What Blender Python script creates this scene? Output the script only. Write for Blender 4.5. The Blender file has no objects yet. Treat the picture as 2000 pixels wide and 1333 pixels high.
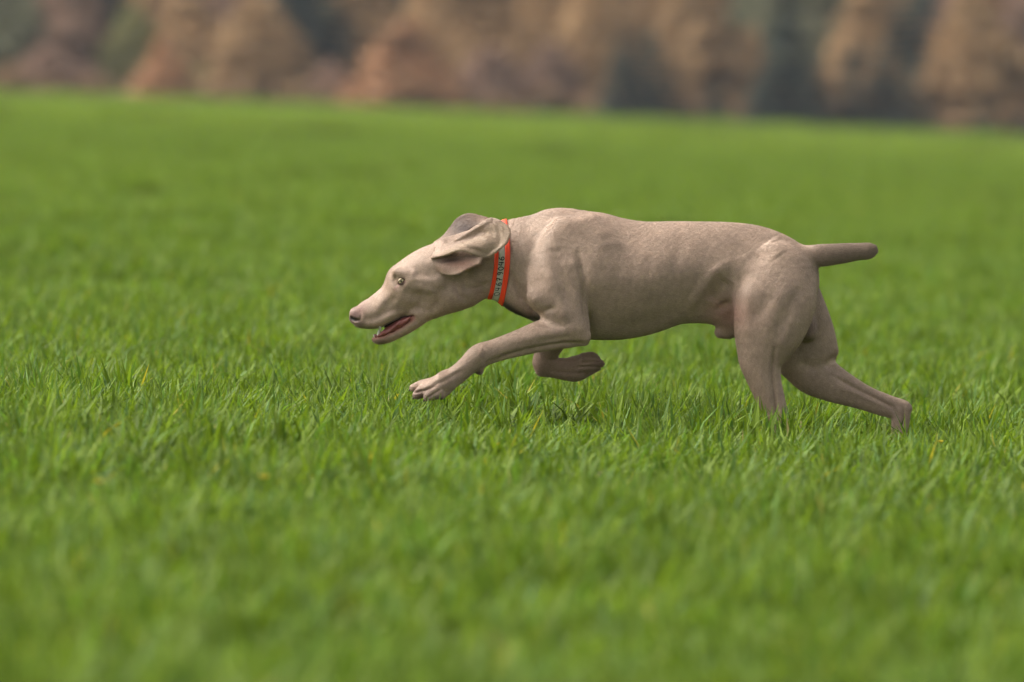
import bpy, bmesh, math, random, time
import numpy as np
from mathutils import Vector, Matrix
T0 = time.time()
rad = math.radians
sc = bpy.context.scene
C = sc.collection

# ------------------------------------------------------------------ camera, sky, sun, exposure
FPX, DIST, HCAM, VLINE = 12300.0, 15.0, 0.727, 198.0     # focal length in photo pixels, metres to the dog, eye height above the crop
PITCH = math.atan((666.5 - VLINE) / FPX)
SLOPE = math.tan(rad(2.5))                                # the field falls gently to the right
SOIL = -0.105
cam_d = bpy.data.cameras.new('camera')
cam = bpy.data.objects.new('camera', cam_d); C.objects.link(cam)
cam.location = (0, -DIST, HCAM)
cam.rotation_euler = (math.pi / 2 - PITCH, 0, 0)
cam_d.sensor_width = 36.0
cam_d.lens = 36.0 * FPX / 2000.0
cam_d.clip_start = 0.5; cam_d.clip_end = 6000
cam_d.dof.use_dof = True
cam_d.dof.focus_distance = 14.93
cam_d.dof.aperture_fstop = 3.4
sc.camera = cam

SUN_EL, SUN_AZ = rad(52), rad(-82)      # azimuth measured from +Y (away from the camera) towards +X
world = bpy.data.worlds.new('World'); sc.world = world
world.use_nodes = True
wn = world.node_tree.nodes; wl = world.node_tree.links; wn.clear()
sky = wn.new('ShaderNodeTexSky'); sky.sky_type = 'NISHITA'; sky.sun_disc = False
sky.sun_elevation = SUN_EL; sky.sun_rotation = SUN_AZ
sky.air_density = 1.0; sky.dust_density = 6.0; sky.ozone_density = 0.6
hsv = wn.new('ShaderNodeHueSaturation'); hsv.inputs['Saturation'].default_value = 0.35
wm = wn.new('ShaderNodeMix'); wm.data_type = 'RGBA'; wm.blend_type = 'MULTIPLY'
wm.inputs[0].default_value = 1.0; wm.inputs[7].default_value = (1.0, 0.955, 0.86, 1)
bg = wn.new('ShaderNodeBackground'); bg.inputs['Strength'].default_value = 0.105
wo = wn.new('ShaderNodeOutputWorld')
wl.new(sky.outputs[0], hsv.inputs['Color']); wl.new(hsv.outputs[0], wm.inputs[6])
wl.new(wm.outputs[2], bg.inputs[0]); wl.new(bg.outputs[0], wo.inputs[0])

sun_d = bpy.data.lights.new('sun', 'SUN'); sun = bpy.data.objects.new('sun', sun_d); C.objects.link(sun)
sun_d.energy = 1.3; sun_d.angle = rad(20); sun_d.color = (1.0, 0.96, 0.90)
sdir = Vector((math.sin(SUN_AZ) * math.cos(SUN_EL), math.cos(SUN_AZ) * math.cos(SUN_EL), math.sin(SUN_EL)))
sun.rotation_euler = sdir.to_track_quat('Z', 'Y').to_euler()
sun.location = (0, 0, 30)

sc.view_settings.view_transform = 'Standard'; sc.view_settings.look = 'None'
sc.view_settings.gamma = 1.0; sc.view_settings.use_curve_mapping = False
sc.view_settings.exposure = 1.6
sc.cycles.use_denoising = True
sc.cycles.max_bounces = 8; sc.cycles.transparent_max_bounces = 8
sc.cycles.diffuse_bounces = 4; sc.cycles.transmission_bounces = 4

# ------------------------------------------------------------------ helpers
def srgb(r, g, b):
    f = lambda c: (c / 255 / 12.92) if c / 255 <= 0.04045 else ((c / 255 + 0.055) / 1.055) ** 2.4
    return (f(r), f(g), f(b), 1.0)

def mat(name):
    m = bpy.data.materials.new(name); m.use_nodes = True
    nt = m.node_tree
    return m, nt.nodes, nt.links, nt.nodes['Principled BSDF']

def simple_mat(name, col, rough=0.6, spec=0.4, noise=0.15, scale=60.0, sss=0.0):
    m, n, l, b = mat(name)
    tc = n.new('ShaderNodeTexCoord'); nz = n.new('ShaderNodeTexNoise')
    nz.inputs['Scale'].default_value = scale; nz.inputs['Detail'].default_value = 4
    l.new(tc.outputs['Object'], nz.inputs['Vector'])
    mx = n.new('ShaderNodeMix'); mx.data_type = 'RGBA'
    mx.inputs[6].default_value = tuple(c * (1 - noise) for c in col[:3]) + (1,)
    mx.inputs[7].default_value = tuple(min(1, c * (1 + noise)) for c in col[:3]) + (1,)
    l.new(nz.outputs[0], mx.inputs[0]); l.new(mx.outputs[2], b.inputs['Base Color'])
    b.inputs['Roughness'].default_value = rough
    b.inputs['Specular IOR Level'].default_value = spec
    if sss:
        b.inputs['Subsurface Weight'].default_value = sss
        b.inputs['Subsurface Scale'].default_value = 0.004
    return m

def mesh_obj(name, verts, faces, m=None, parent=None, smooth=True):
    me = bpy.data.meshes.new(name)
    if isinstance(verts, np.ndarray):
        verts = verts.astype(np.float32)
    if isinstance(faces, np.ndarray) and len(faces):
        k = faces.shape[1]
        me.vertices.add(len(verts)); me.vertices.foreach_set('co', np.asarray(verts, np.float32).ravel())
        me.loops.add(faces.size); me.loops.foreach_set('vertex_index', faces.astype(np.int32).ravel())
        me.polygons.add(len(faces)); me.polygons.foreach_set('loop_start', np.arange(0, faces.size, k, dtype=np.int32))
        me.update(calc_edges=True)
    else:
        me.from_pydata([tuple(v) for v in verts], [], [tuple(f) for f in faces]); me.update()
    if smooth:
        me.polygons.foreach_set('use_smooth', np.ones(len(me.polygons), bool))
    if m: me.materials.append(m)
    o = bpy.data.objects.new(name, me); C.objects.link(o)
    if parent: o.parent = parent
    return o

def empty(name, loc=(0, 0, 0)):
    o = bpy.data.objects.new(name, None); C.objects.link(o); o.location = loc
    o.empty_display_size = 0.2
    return o

def tag(o, label=None, cat=None, group=None, kind=None):
    if label: o['label'] = label
    if cat: o['category'] = cat
    if group: o['group'] = group
    if kind: o['kind'] = kind
    return o

def ground_z(x, y):
    return SOIL - SLOPE * x

# photo pixel -> world X, Z on the plane through the dog (world Y = 0)
def W(p):
    """p: (N,3) array of (px, depth px, py) -> world coordinates in metres"""
    p = np.asarray(p, float)
    X = (p[..., 0] - 1000.0) / FPX * DIST
    Z = HCAM - DIST * np.tan(PITCH + np.arctan((p[..., 2] - 666.5) / FPX))
    Y = p[..., 1] / FPX * DIST
    return np.stack([X, Y, Z], -1)
PXM = DIST / FPX

# ------------------------------------------------------------------ the field: soil and grass
def build_ground():
    m, n, l, b = mat('soil_and_stubble')
    tc = n.new('ShaderNodeTexCoord'); nz = n.new('ShaderNodeTexNoise'); nz.inputs['Scale'].default_value = 2.5
    nz.inputs['Detail'].default_value = 8
    l.new(tc.outputs['Object'], nz.inputs['Vector'])
    cr = n.new('ShaderNodeValToRGB')
    cr.color_ramp.elements[0].position = 0.35; cr.color_ramp.elements[0].color = (0.045, 0.075, 0.018, 1)
    cr.color_ramp.elements[1].position = 0.7; cr.color_ramp.elements[1].color = (0.085, 0.12, 0.025, 1)
    l.new(nz.outputs[0], cr.inputs[0]); l.new(cr.outputs[0], b.inputs['Base Color'])
    b.inputs['Roughness'].default_value = 0.95; b.inputs['Specular IOR Level'].default_value = 0.1
    xs = [-260, -90, -40, -15, -5, 0, 5, 15, 40, 90, 260]
    ys = [-60, -20, -10, 0, 10, 30, 60, 120, 200, 300, 352]
    v = [(x, y, ground_z(x, y)) for y in ys for x in xs]
    W_ = len(xs)
    f = [(j * W_ + i, j * W_ + i + 1, (j + 1) * W_ + i + 1, (j + 1) * W_ + i) for j in range(len(ys) - 1) for i in range(W_ - 1)]
    o = mesh_obj('field_ground', v, f, m, smooth=False)
    tag(o, kind='structure')
    # wooded slope rising behind the field
    m2, n, l, b = mat('forest_floor')
    tc = n.new('ShaderNodeTexCoord'); nz = n.new('ShaderNodeTexNoise'); nz.inputs['Scale'].default_value = 0.4
    nz.inputs['Detail'].default_value = 8
    l.new(tc.outputs['Object'], nz.inputs['Vector'])
    cr = n.new('ShaderNodeValToRGB')
    cr.color_ramp.elements[0].position = 0.35; cr.color_ramp.elements[0].color = (0.06, 0.055, 0.03, 1)
    cr.color_ramp.elements[1].position = 0.7; cr.color_ramp.elements[1].color = (0.13, 0.10, 0.06, 1)
    l.new(nz.outputs[0], cr.inputs[0]); l.new(cr.outputs[0], b.inputs['Base Color'])
    b.inputs['Roughness'].default_value = 1.0
    ys = [352, 356, 365, 380, 400, 430, 480]
    v = [(x, y, hill_z(x, y)) for y in ys for x in xs]
    f = [(j * W_ + i, j * W_ + i + 1, (j + 1) * W_ + i + 1, (j + 1) * W_ + i) for j in range(len(ys) - 1) for i in range(W_ - 1)]
    o = mesh_obj('hillside', v, f, m2, smooth=True)
    tag(o, kind='structure')

def hill_z(x, y):
    t = max(0.0, y - 352)
    return ground_z(x, y) + 0.16 * t + 0.0009 * min(t, 200) ** 2

def grass_material():
    m = bpy.data.materials.new('grass_blade'); m.use_nodes = True
    nt = m.node_tree; n = nt.nodes; l = nt.links; n.clear()
    out = n.new('ShaderNodeOutputMaterial')
    at = n.new('ShaderNodeAttribute'); at.attribute_name = 'tint'; at.attribute_type = 'GEOMETRY'
    geo = n.new('ShaderNodeNewGeometry')
    nz = n.new('ShaderNodeTexNoise'); nz.inputs['Scale'].default_value = 2.4; nz.inputs['Detail'].default_value = 4
    l.new(geo.outputs['Position'], nz.inputs['Vector'])
    hs = n.new('ShaderNodeHueSaturation')
    mr = n.new('ShaderNodeMapRange'); mr.inputs[1].default_value = 0.3; mr.inputs[2].default_value = 0.7
    mr.inputs[3].default_value = 0.82; mr.inputs[4].default_value = 1.18
    l.new(nz.outputs[0], mr.inputs[0]); l.new(mr.outputs[0], hs.inputs['Value'])
    l.new(at.outputs['Color'], hs.inputs['Color'])
    b = n.new('ShaderNodeBsdfPrincipled'); b.inputs['Roughness'].default_value = 0.55
    b.inputs['Specular IOR Level'].default_value = 0.2
    l.new(hs.outputs[0], b.inputs['Base Color'])
    tr = n.new('ShaderNodeBsdfTranslucent')
    br = n.new('ShaderNodeMix'); br.data_type = 'RGBA'; br.blend_type = 'MULTIPLY'; br.inputs[0].default_value = 1
    br.inputs[7].default_value = (1.25, 1.3, 0.5, 1)
    l.new(hs.outputs[0], br.inputs[6]); l.new(br.outputs[2], tr.inputs['Color'])
    mx = n.new('ShaderNodeMixShader'); mx.inputs[0].default_value = 0.38
    l.new(b.outputs[0], mx.inputs[1]); l.new(tr.outputs[0], mx.inputs[2]); l.new(mx.outputs[0], out.inputs['Surface'])
    return m

def grass_patch(name, size, count, bw, hmin, hmax, rng, m, segs=3, sunlit_by=1.0):
    """a square of upright cereal-grass blades, one mesh"""
    N = count
    tuft = rng.random((max(4, N // 10), 2)) * size - size / 2
    ti = rng.integers(0, len(tuft), N)
    base = tuft[ti] + rng.normal(0, 0.0085 * (bw / 0.006), (N, 2))
    th = rng.random(len(tuft))[ti] * 0.5 + rng.random(N) * 0.5
    h = hmin + (hmax - hmin) * th
    az = rng.random(N) * 2 * math.pi
    lean = np.abs(rng.normal(0.16, 0.16, N)) ; curl = np.abs(rng.normal(0.35, 0.35, N))
    face = az + rng.normal(math.pi / 2, 0.5, N)
    w = bw * (0.6 + 0.7 * rng.random(N))
    rows = segs + 1
    V = np.zeros((N, rows, 2, 3), np.float32)
    ts = np.linspace(0, 1, rows)
    for i, t in enumerate(ts):
        bend = lean * t + curl * t ** 2.2
        r = h * bend
        z = h * t * (1 - 0.28 * np.minimum(1.5, bend) ** 2)
        cx = base[:, 0] + np.cos(az) * r; cy = base[:, 1] + np.sin(az) * r
        wt = w * (1.0, 1.05, 0.85, 0.06)[i] * 0.5 if segs == 3 else w * (1 - 0.92 * t) * 0.5
        for s, sg in ((0, -1), (1, 1)):
            V[:, i, s, 0] = cx + sg * wt * np.cos(face); V[:, i, s, 1] = cy + sg * wt * np.sin(face); V[:, i, s, 2] = z
    idx = np.arange(N)[:, None, None] * rows * 2
    q = []
    for i in range(segs):
        q.append(np.array([[2 * i, 2 * i + 1, 2 * i + 3, 2 * i + 2]]))
    Q = (idx + np.stack(q, 1)).reshape(-1, 4)
    me_o = mesh_obj(name, V.reshape(-1, 3), Q, m)
    me = me_o.data
    g = rng.random(N)
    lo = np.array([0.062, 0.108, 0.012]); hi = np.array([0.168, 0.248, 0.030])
    col = (lo + (hi - lo) * g[:, None]) * np.array([sunlit_by ** 1.25, sunlit_by, sunlit_by])  # brightness of sunlit tips on distant grass, put into the blade colour
    cool = rng.random(N) < 0.18
    col[cool] = col[cool] * np.array([0.8, 0.98, 1.9])
    yel = rng.random(N) < 0.006
    col[yel] = np.array([0.34, 0.29, 0.04])
    dry = rng.random(N) < 0.004
    col[dry] = np.array([0.33, 0.27, 0.14])
    cv = np.ones((N, rows, 2, 4), np.float32)
    base_mix = np.clip(ts / 0.35, 0.0, 1)
    pale = np.array([0.11, 0.13, 0.035])
    for i in range(rows):
        cv[:, i, :, :3] = (col * base_mix[i] + pale * (1 - base_mix[i]))[:, None, :]
    a = me.color_attributes.new('tint', 'FLOAT_COLOR', 'POINT')
    a.data.foreach_set('color', cv.ravel())
    C.objects.unlink(me_o)
    return me_o

def scatter_grass(name, pts, rots, scls, variants, label):
    col = bpy.data.collections.new(name + '_blades')
    for v in variants: col.objects.link(v)
    me = bpy.data.meshes.new(name)
    me.vertices.add(len(pts)); me.vertices.foreach_set('co', np.asarray(pts, np.float32).ravel())
    a = me.attributes.new('rot', 'FLOAT_VECTOR', 'POINT'); a.data.foreach_set('vector', np.asarray(rots, np.float32).ravel())
    a = me.attributes.new('scl', 'FLOAT_VECTOR', 'POINT'); a.data.foreach_set('vector', np.asarray(scls, np.float32).ravel())
    a = me.attributes.new('pick', 'INT', 'POINT'); a.data.foreach_set('value', np.arange(len(pts), dtype=np.int32) * 7 % 11 % len(variants))
    o = bpy.data.objects.new(name, me); C.objects.link(o)
    ng = bpy.data.node_groups.new(name + '_scatter', 'GeometryNodeTree')
    ng.interface.new_socket(name='Geometry', in_out='INPUT', socket_type='NodeSocketGeometry')
    ng.interface.new_socket(name='Geometry', in_out='OUTPUT', socket_type='NodeSocketGeometry')
    n = ng.nodes; l = ng.links
    gi = n.new('NodeGroupInput'); go = n.new('NodeGroupOutput')
    mp = n.new('GeometryNodeMeshToPoints')
    ip = n.new('GeometryNodeInstanceOnPoints')
    ci = n.new('GeometryNodeCollectionInfo'); ci.inputs['Collection'].default_value = col
    ci.inputs['Separate Children'].default_value = True; ci.inputs['Reset Children'].default_value = True
    ip.inputs['Pick Instance'].default_value = True
    def attr(nm, ty):
        x = n.new('GeometryNodeInputNamedAttribute'); x.data_type = ty; x.inputs['Name'].default_value = nm
        return x.outputs['Attribute']
    e2r = n.new('FunctionNodeEulerToRotation')
    l.new(gi.outputs[0], mp.inputs[0]); l.new(mp.outputs[0], ip.inputs['Points'])
    l.new(ci.outputs[0], ip.inputs['Instance'])
    l.new(attr('rot', 'FLOAT_VECTOR'), e2r.inputs[0]); l.new(e2r.outputs[0], ip.inputs['Rotation'])
    l.new(attr('scl', 'FLOAT_VECTOR'), ip.inputs['Scale'])
    l.new(attr('pick', 'INT'), ip.inputs['Instance Index'])
    l.new(ip.outputs[0], go.inputs[0])
    md = o.modifiers.new('scatter', 'NODES'); md.node_group = ng
    tag(o, label, 'grass', kind='stuff')
    return o

def build_grass():
    rng = np.random.default_rng(11)
    m = grass_material()
    near = [grass_patch('grass_tuft', 0.5, 780, 0.0088, 0.055, 0.154, rng, m) for _ in range(5)]
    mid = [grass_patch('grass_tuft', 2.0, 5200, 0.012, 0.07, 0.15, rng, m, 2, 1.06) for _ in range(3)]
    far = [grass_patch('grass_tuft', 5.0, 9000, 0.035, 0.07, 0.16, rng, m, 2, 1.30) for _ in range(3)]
    def layout(d0, d1, step, margin, jit):
        P = []
        d = d0
        while d < d1:
            hw = 0.5 * 2000 / FPX * d + margin
            n = int(2 * hw / step) + 1
            for i in range(n):
                x = -hw + (i + 0.5) * 2 * hw / n + rng.normal(0, jit); y = d - DIST + rng.normal(0, jit)
                P.append((x, y, ground_z(x, y)))
            d += step
        return np.array(P)
    def place(name, pts, variants, label):
        n = len(pts)
        rot = np.zeros((n, 3)); rot[:, 2] = rng.random(n) * 6.283
        rot[:, 0] = rng.normal(0, 0.02, n); rot[:, 1] = math.atan(SLOPE)*0 + rng.normal(0, 0.02, n)
        s = np.ones((n, 3))
        s[:, 2] = 0.98 + 0.13 * np.sin(pts[:, 0] * 1.9 + 1.3) * np.sin(pts[:, 1] * 1.1) + rng.normal(0, 0.10, n)
        scatter_grass(name, pts, rot, s, variants, label)
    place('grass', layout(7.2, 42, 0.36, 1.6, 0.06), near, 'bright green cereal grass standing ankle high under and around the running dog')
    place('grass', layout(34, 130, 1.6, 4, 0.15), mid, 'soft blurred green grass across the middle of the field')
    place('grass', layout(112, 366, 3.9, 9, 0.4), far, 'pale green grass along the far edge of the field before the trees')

build_ground()
def build_haze():
    V = [(x, y, z) for x in (-262, 262) for y in (-62, 482) for z in (-13, 62)]
    F = [(0, 1, 3, 2), (4, 6, 7, 5), (0, 4, 5, 1), (2, 3, 7, 6), (0, 2, 6, 4), (1, 5, 7, 3)]
    m = bpy.data.materials.new('thin_haze'); m.use_nodes = True
    n = m.node_tree.nodes; l = m.node_tree.links; n.clear()
    v = n.new('ShaderNodeVolumePrincipled'); v.inputs['Color'].default_value = (0.82, 0.88, 1.0, 1)
    v.inputs['Density'].default_value = 0.00012; v.inputs['Anisotropy'].default_value = 0.2
    o = n.new('ShaderNodeOutputMaterial'); l.new(v.outputs[0], o.inputs['Volume'])
    tag(mesh_obj('haze', V, F, m, smooth=False), kind='stuff')
build_haze()
print('ground', time.time() - T0)
build_grass()
print('grass', time.time() - T0)

# ------------------------------------------------------------------ the dog's shape: a smooth union of swept ellipsoids, polygonised
BIG = 60.0
def smin(a, b, k):
    h = np.maximum(k - np.abs(a - b), 0) / k
    return np.minimum(a, b) - h * h * k * 0.25

def catmull(S, sub):
    S = np.asarray(S, float)
    if len(S) < 3 or sub <= 1: return S
    P = np.vstack([2 * S[0] - S[1], S, 2 * S[-1] - S[-2]])
    out = []
    for i in range(1, len(P) - 2):
        for k in range(sub):
            t = k / sub
            a, b, c, d = P[i - 1], P[i], P[i + 1], P[i + 2]
            out.append(0.5 * ((2 * b) + (c - a) * t + (2 * a - 5 * b + 4 * c - d) * t * t + (3 * b - a - 3 * c + d) * t ** 3))
    out.append(S[-1])
    return np.array(out)

# station: (px, py, r in-plane, w across, depth)
def chain(P, S, sub=3, et=0.0, eb=0.0):
    S = catmull(S, sub)
    d = np.full(len(P), BIG, np.float32)
    plo, phi_ = P.min(0), P.max(0)
    for i in range(len(S) - 1):
        a, b = S[i], S[i + 1]
        R = max(a[2], b[2], a[3], b[3]) + 22
        lo = np.minimum(a[[0, 4, 1]], b[[0, 4, 1]]) - R; hi = np.maximum(a[[0, 4, 1]], b[[0, 4, 1]]) + R
        if np.any(plo > hi) or np.any(phi_ < lo): continue
        k = np.nonzero(np.all((P >= lo) & (P <= hi), 1))[0]
        if not len(k): continue
        Q = P[k]
        A = a[[0, 4, 1]]; B = b[[0, 4, 1]]; ax = B - A; L = np.linalg.norm(ax); ax = ax / max(L, 1e-6)
        rel = Q - A
        t = np.clip(rel @ ax / max(L, 1e-6), 0, 1)
        q = rel - (t * L)[:, None] * ax
        # in-plane normal (px, py) and the remaining across direction
        nrm = np.array([ax[2], 0, -ax[0]]); nl = np.linalg.norm(nrm)
        nrm = nrm / nl if nl > 1e-4 else np.array([0, 0, 1.0])
        if nrm[2] > 0: nrm = -nrm            # points up in the picture
        acr = np.cross(ax, nrm)
        qn = q @ nrm; qa = q @ acr; qx = q @ ax
        r = a[2] + (b[2] - a[2]) * t; w = a[3] + (b[3] - a[3]) * t
        if et or eb:
            u = qn / r
            w = w * (1 - et * np.clip(u, 0, 1) ** 1.5 - eb * np.clip(-u, 0, 1) ** 1.5)
        c = np.minimum(r, w)
        k0 = np.sqrt((qn / r) ** 2 + (qa / w) ** 2 + (qx / c) ** 2)
        k1 = np.sqrt((qn / r ** 2) ** 2 + (qa / w ** 2) ** 2 + (qx / c ** 2) ** 2)
        dd = np.where(k0 > 1e-5, k0 * (k0 - 1) / np.maximum(k1, 1e-6), -c)
        d[k] = np.minimum(d[k], dd)
    return d

def U(P, f, S, k, sub=3, et=0.0, eb=0.0, mirror=False):
    f = smin(f, chain(P, S, sub, et, eb), k)
    if mirror:
        M = [tuple(s[:4]) + (-s[4],) for s in S]
        f = smin(f, chain(P, M, sub, et, eb), k)
    return f

def sub_(P, f, S, k, sub=3):
    g = -chain(P, S, sub)
    return -smin(-f, -g, k)

def dog_sdf(P):
    f = np.full(len(P), BIG, np.float32)
    # trunk, from the neck behind the skull to the croup
    f = U(P, f, [(885, 528, 64, 38, 0), (935, 516, 69, 43, 0), (980, 506, 73, 48, 0), (1020, 508, 86, 57, 0), (1058, 514, 104, 68, 0),
                 (1095, 519, 114, 78, 0), (1148, 537, 124, 86, 0), (1200, 545, 120, 88, 0), (1250, 544, 112.5, 86, 0),
                 (1310, 534, 102, 78, 0), (1360, 531, 98, 70, 0), (1415, 531, 97, 62, 0), (1468, 535, 95, 60, 0),
                 (1515, 545, 87, 56, 0), (1552, 556, 74, 48, 0)], 6, 4, 0.28, 0.3)
    # brisket
    f = U(P, f, [(985, 545, 40, 36, 0), (1015, 570, 42, 42, 0), (1045, 592, 34, 44, 0), (1100, 610, 40, 50, 0)], 14)
    # shoulder blade, upper arm, triceps on both sides
    f = U(P, f, [(1112, 440, 30, 14, -46), (1095, 490, 42, 22, -58), (1075, 545, 44, 26, -66), (1064, 580, 36, 26, -68)], 16, mirror=True)
    f = U(P, f, [(1135, 445, 28, 12, -40), (1158, 490, 40, 14, -58), (1150, 540, 36, 14, -66)], 30)
    f = U(P, f, [(1068, 575, 34, 24, -70), (1095, 612, 34, 25, -74), (1122, 642, 27, 22, -76)], 14)
    f = U(P, f, [(1112, 520, 26, 18, -70), (1120, 580, 26, 22, -74), (1128, 636, 22, 21, -77)], 12)
    f = U(P, f, [(1068, 575, 34, 24, 62), (1092, 620, 32, 24, 64), (1098, 645, 27, 22, 64)], 14)
    # near forearm, wrist, pastern
    f = U(P, f, [(1134, 654, 19, 17, -77), (1105, 651, 27, 21, -78), (1064, 652, 31, 21, -79), (1015, 667, 25.5, 19, -80),
                 (968, 682, 22, 17, -80), (937, 692.5, 23, 19, -80), (914, 711, 19, 17.5, -80), (893, 729, 18.5, 17.5, -80),
                 (872, 742, 20, 21, -80)], 7, 4)
    f = U(P, f, [(1141, 660, 11, 11, -80), (1146, 655, 7, 8, -80)], 8, 1)
    # near paw: body and four toes
    f = U(P, f, [(872, 742, 19, 21, -80), (850, 753, 20, 25, -80), (836, 757, 17, 25, -80)], 8)
    f = U(P, f, [(852, 747, 13, 9, -70), (826, 751, 12, 8.5, -68), (808, 755, 7.5, 7.5, -68)], 4)
    f = U(P, f, [(850, 755, 14, 9, -86), (828, 760, 13, 9, -88), (815, 768, 9, 8, -88)], 3)
    f = U(P, f, [(858, 760, 14, 8, -98), (845, 766, 12, 8.5, -101), (836, 771, 9, 8, -102)], 3)
    f = U(P, f, [(860, 754, 13, 8, -58), (842, 758, 11, 8.5, -54), (830, 764, 8.5, 8, -53)], 3)
    f = U(P, f, [(872, 760, 9, 14, -80), (862, 769, 8, 16, -82)], 5)           # pad
    f = U(P, f, [(938, 708, 11, 8, -76), (937, 722, 7.5, 7, -75)], 6)          # carpal pad
    # far foreleg folded back
    f = U(P, f, [(1096, 640, 30, 24, 62), (1083, 668, 24, 20, 62), (1068, 692, 22.5, 18, 62), (1062, 712, 22, 17, 62)], 8)
    f = U(P, f, [(1061, 717, 22, 17, 62), (1082, 721, 20, 16, 62), (1106, 724, 22, 17, 62), (1126, 723, 25, 21, 62), (1146, 714, 22, 23, 62)], 6)
    f = U(P, f, [(1140, 706, 14, 8, 52), (1156, 701, 11.5, 8, 50), (1165, 704, 8, 7, 50)], 3)
    f = U(P, f, [(1140, 715, 14, 9, 44), (1160, 713, 12, 9, 42), (1173, 712, 8, 7, 42)], 3)
    f = U(P, f, [(1132, 727, 14, 9, 60), (1152, 724, 12, 9, 60), (1166, 721, 8, 7, 60)], 3)
    f = U(P, f, [(1130, 725, 14, 9, 76), (1150, 722, 12, 9, 78), (1165, 719, 8, 7, 78)], 3)
    # near thigh, gaskin, hock, foot hidden in the grass
    f = U(P, f, [(1505, 500, 50, 24, -30), (1512, 530, 70, 32, -38), (1513, 575, 81, 40, -44), (1506, 620, 75, 40, -47), (1494, 660, 63, 36, -50),
                 (1484, 700, 44.5, 30, -52), (1490, 735, 34, 25, -54), (1503, 775, 27.5, 19, -56), (1517, 810, 21, 15, -57),
                 (1527, 845, 17, 13, -57)], 9, 4)
    f = U(P, f, [(1527, 845, 17, 13, -57), (1516, 868, 13, 12, -57), (1490, 886, 13, 14, -57), (1462, 895, 12, 19, -57), (1446, 899, 9, 18, -57)], 6)
    # far thigh and leg pushing off behind
    f = U(P, f, [(1520, 535, 60, 30, 34), (1548, 570, 52, 36, 40), (1562, 612, 56, 36, 44), (1572, 655, 61, 33, 47), (1578, 695, 64, 31, 50)], 9, 4)
    f = U(P, f, [(1556, 702, 42, 29, 50), (1592, 730, 44, 28, 52), (1630, 752, 36.5, 24, 54), (1688, 778, 25, 18, 56), (1730, 794, 22, 14, 57),
                 (1766, 806, 19, 12, 58)], 9, 4)
    f = U(P, f, [(1764, 806, 19, 12, 58), (1763, 828, 17.5, 12, 58), (1757, 862, 14, 13, 58), (1742, 882, 14, 18, 58), (1728, 888, 10, 18, 58)], 6)
    f = U(P, f, [(1735, 786, 9, 8, 58), (1768, 795, 10, 9, 58), (1777, 800, 8.5, 8, 58)], 6)
    # tail
    f = U(P, f, [(1555, 503, 22, 20, 0), (1600, 500, 21.5, 18, 0), (1645, 495.5, 19, 16, 0), (1672, 492.5, 16.5, 14, 0), (1693, 491, 15.5, 13, 0), (1702, 489, 12, 10, 0)], 7)
    # groin, sheath, scrotum
    f = U(P, f, [(1345, 592, 36, 30, 0), (1395, 604, 30, 28, 0), (1440, 615, 40, 28, 0)], 10)
    f = U(P, f, [(1430, 615, 36, 18, 0), (1424, 640, 24, 14, 0), (1405, 650, 11, 9, 0)], 8)
    f = U(P, f, [(1560, 612, 24, 16, 8), (1578, 640, 18, 15, 6), (1580, 652, 16, 15, 4)], 8)
    # ---- head
    h = np.full(len(P), BIG, np.float32)
    h = U(P, h, [(793, 559, 46, 42, 0), (833, 536, 50, 46, 0), (868, 521, 49, 44, 0), (896, 515, 44, 38, 0)], 6, 4, 0.12, 0.0)
    h = U(P, h, [(703, 620, 20.5, 17, 0), (720, 613, 27, 20, 0), (738, 608, 31.5, 22, 0), (763, 593, 35.5, 26, 0), (790, 575, 42, 35, 0),
                 (806, 566, 44, 40, 0)], 9, 4, 0.3, 0.1)
    h = U(P, h, [(694, 613, 12, 13, 0), (692, 622, 10.5, 12.5, 0)], 5, 1)      # nose leather
    h = U(P, h, [(703, 629, 11.5, 14, 0), (722, 631, 11.5, 19, 0), (744, 627, 13, 22, 0), (768, 615, 13, 24, 0)], 6)   # flews
    h = U(P, h, [(850, 565, 40, 42, 0), (878, 572, 37, 42, 0), (905, 565, 38, 38, 0)], 12)   # cheeks
    h = U(P, h, [(884, 574, 34, 36, 0), (842, 596, 28, 33, 0), (813, 614, 20, 27, 0)], 8)
    h = U(P, h, [(776, 533, 10, 9, -31), (790, 534, 9, 8, -36), (806, 538, 8, 6, -40)], 9, 3)      # brow
    h = U(P, h, [(764, 541, 9, 9, 30), (780, 533, 10, 9, 33)], 6, 3)
    h = U(P, h, [(800, 556, 7, 5, -38), (830, 556, 8, 5, -42), (862, 548, 8, 5, -41)], 18, 3)    # cheekbone
    # lower jaw
    j = np.full(len(P), BIG, np.float32)
    j = U(P, j, [(822, 618, 16, 26, 0), (800, 635, 14, 22, 0), (780, 647, 12.5, 19, 0), (758, 657, 13, 16, 0), (742, 662, 11.5, 14, 0),
                 (734, 663, 8, 11, 0)], 4, 4)
    h = smin(h, j, 3)
    h = sub_(P, h, [(806, 617, 1.0, 60, 0), (796, 621, 2.8, 60, 0), (780, 629, 4.6, 60, 0), (762, 638, 6.2, 60, 0), (744, 647, 6.2, 60, 0), (722, 653, 9, 60, 0)], 2)
    f = smin(f, h, 14)
    # eye sockets and lids
    for s in (-1, 1):
        f = sub_(P, f, [(780.2, 552.0, 2.6, 9, s * EYE_D), (784.5, 549, 4.0, 9, s * EYE_D), (789.2, 546, 2.6, 9, s * EYE_D)], 1.2, 3)
    # nostrils
    for s in (-1, 1):
        f = sub_(P, f, [(685.5, 621.5, 4.2, 5, s * 9), (692, 625.5, 4.0, 5, s * 14), (702, 625.5, 2.2, 4, s * 18)], 1.5)
    return f
EYE_D = 39.0

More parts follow.
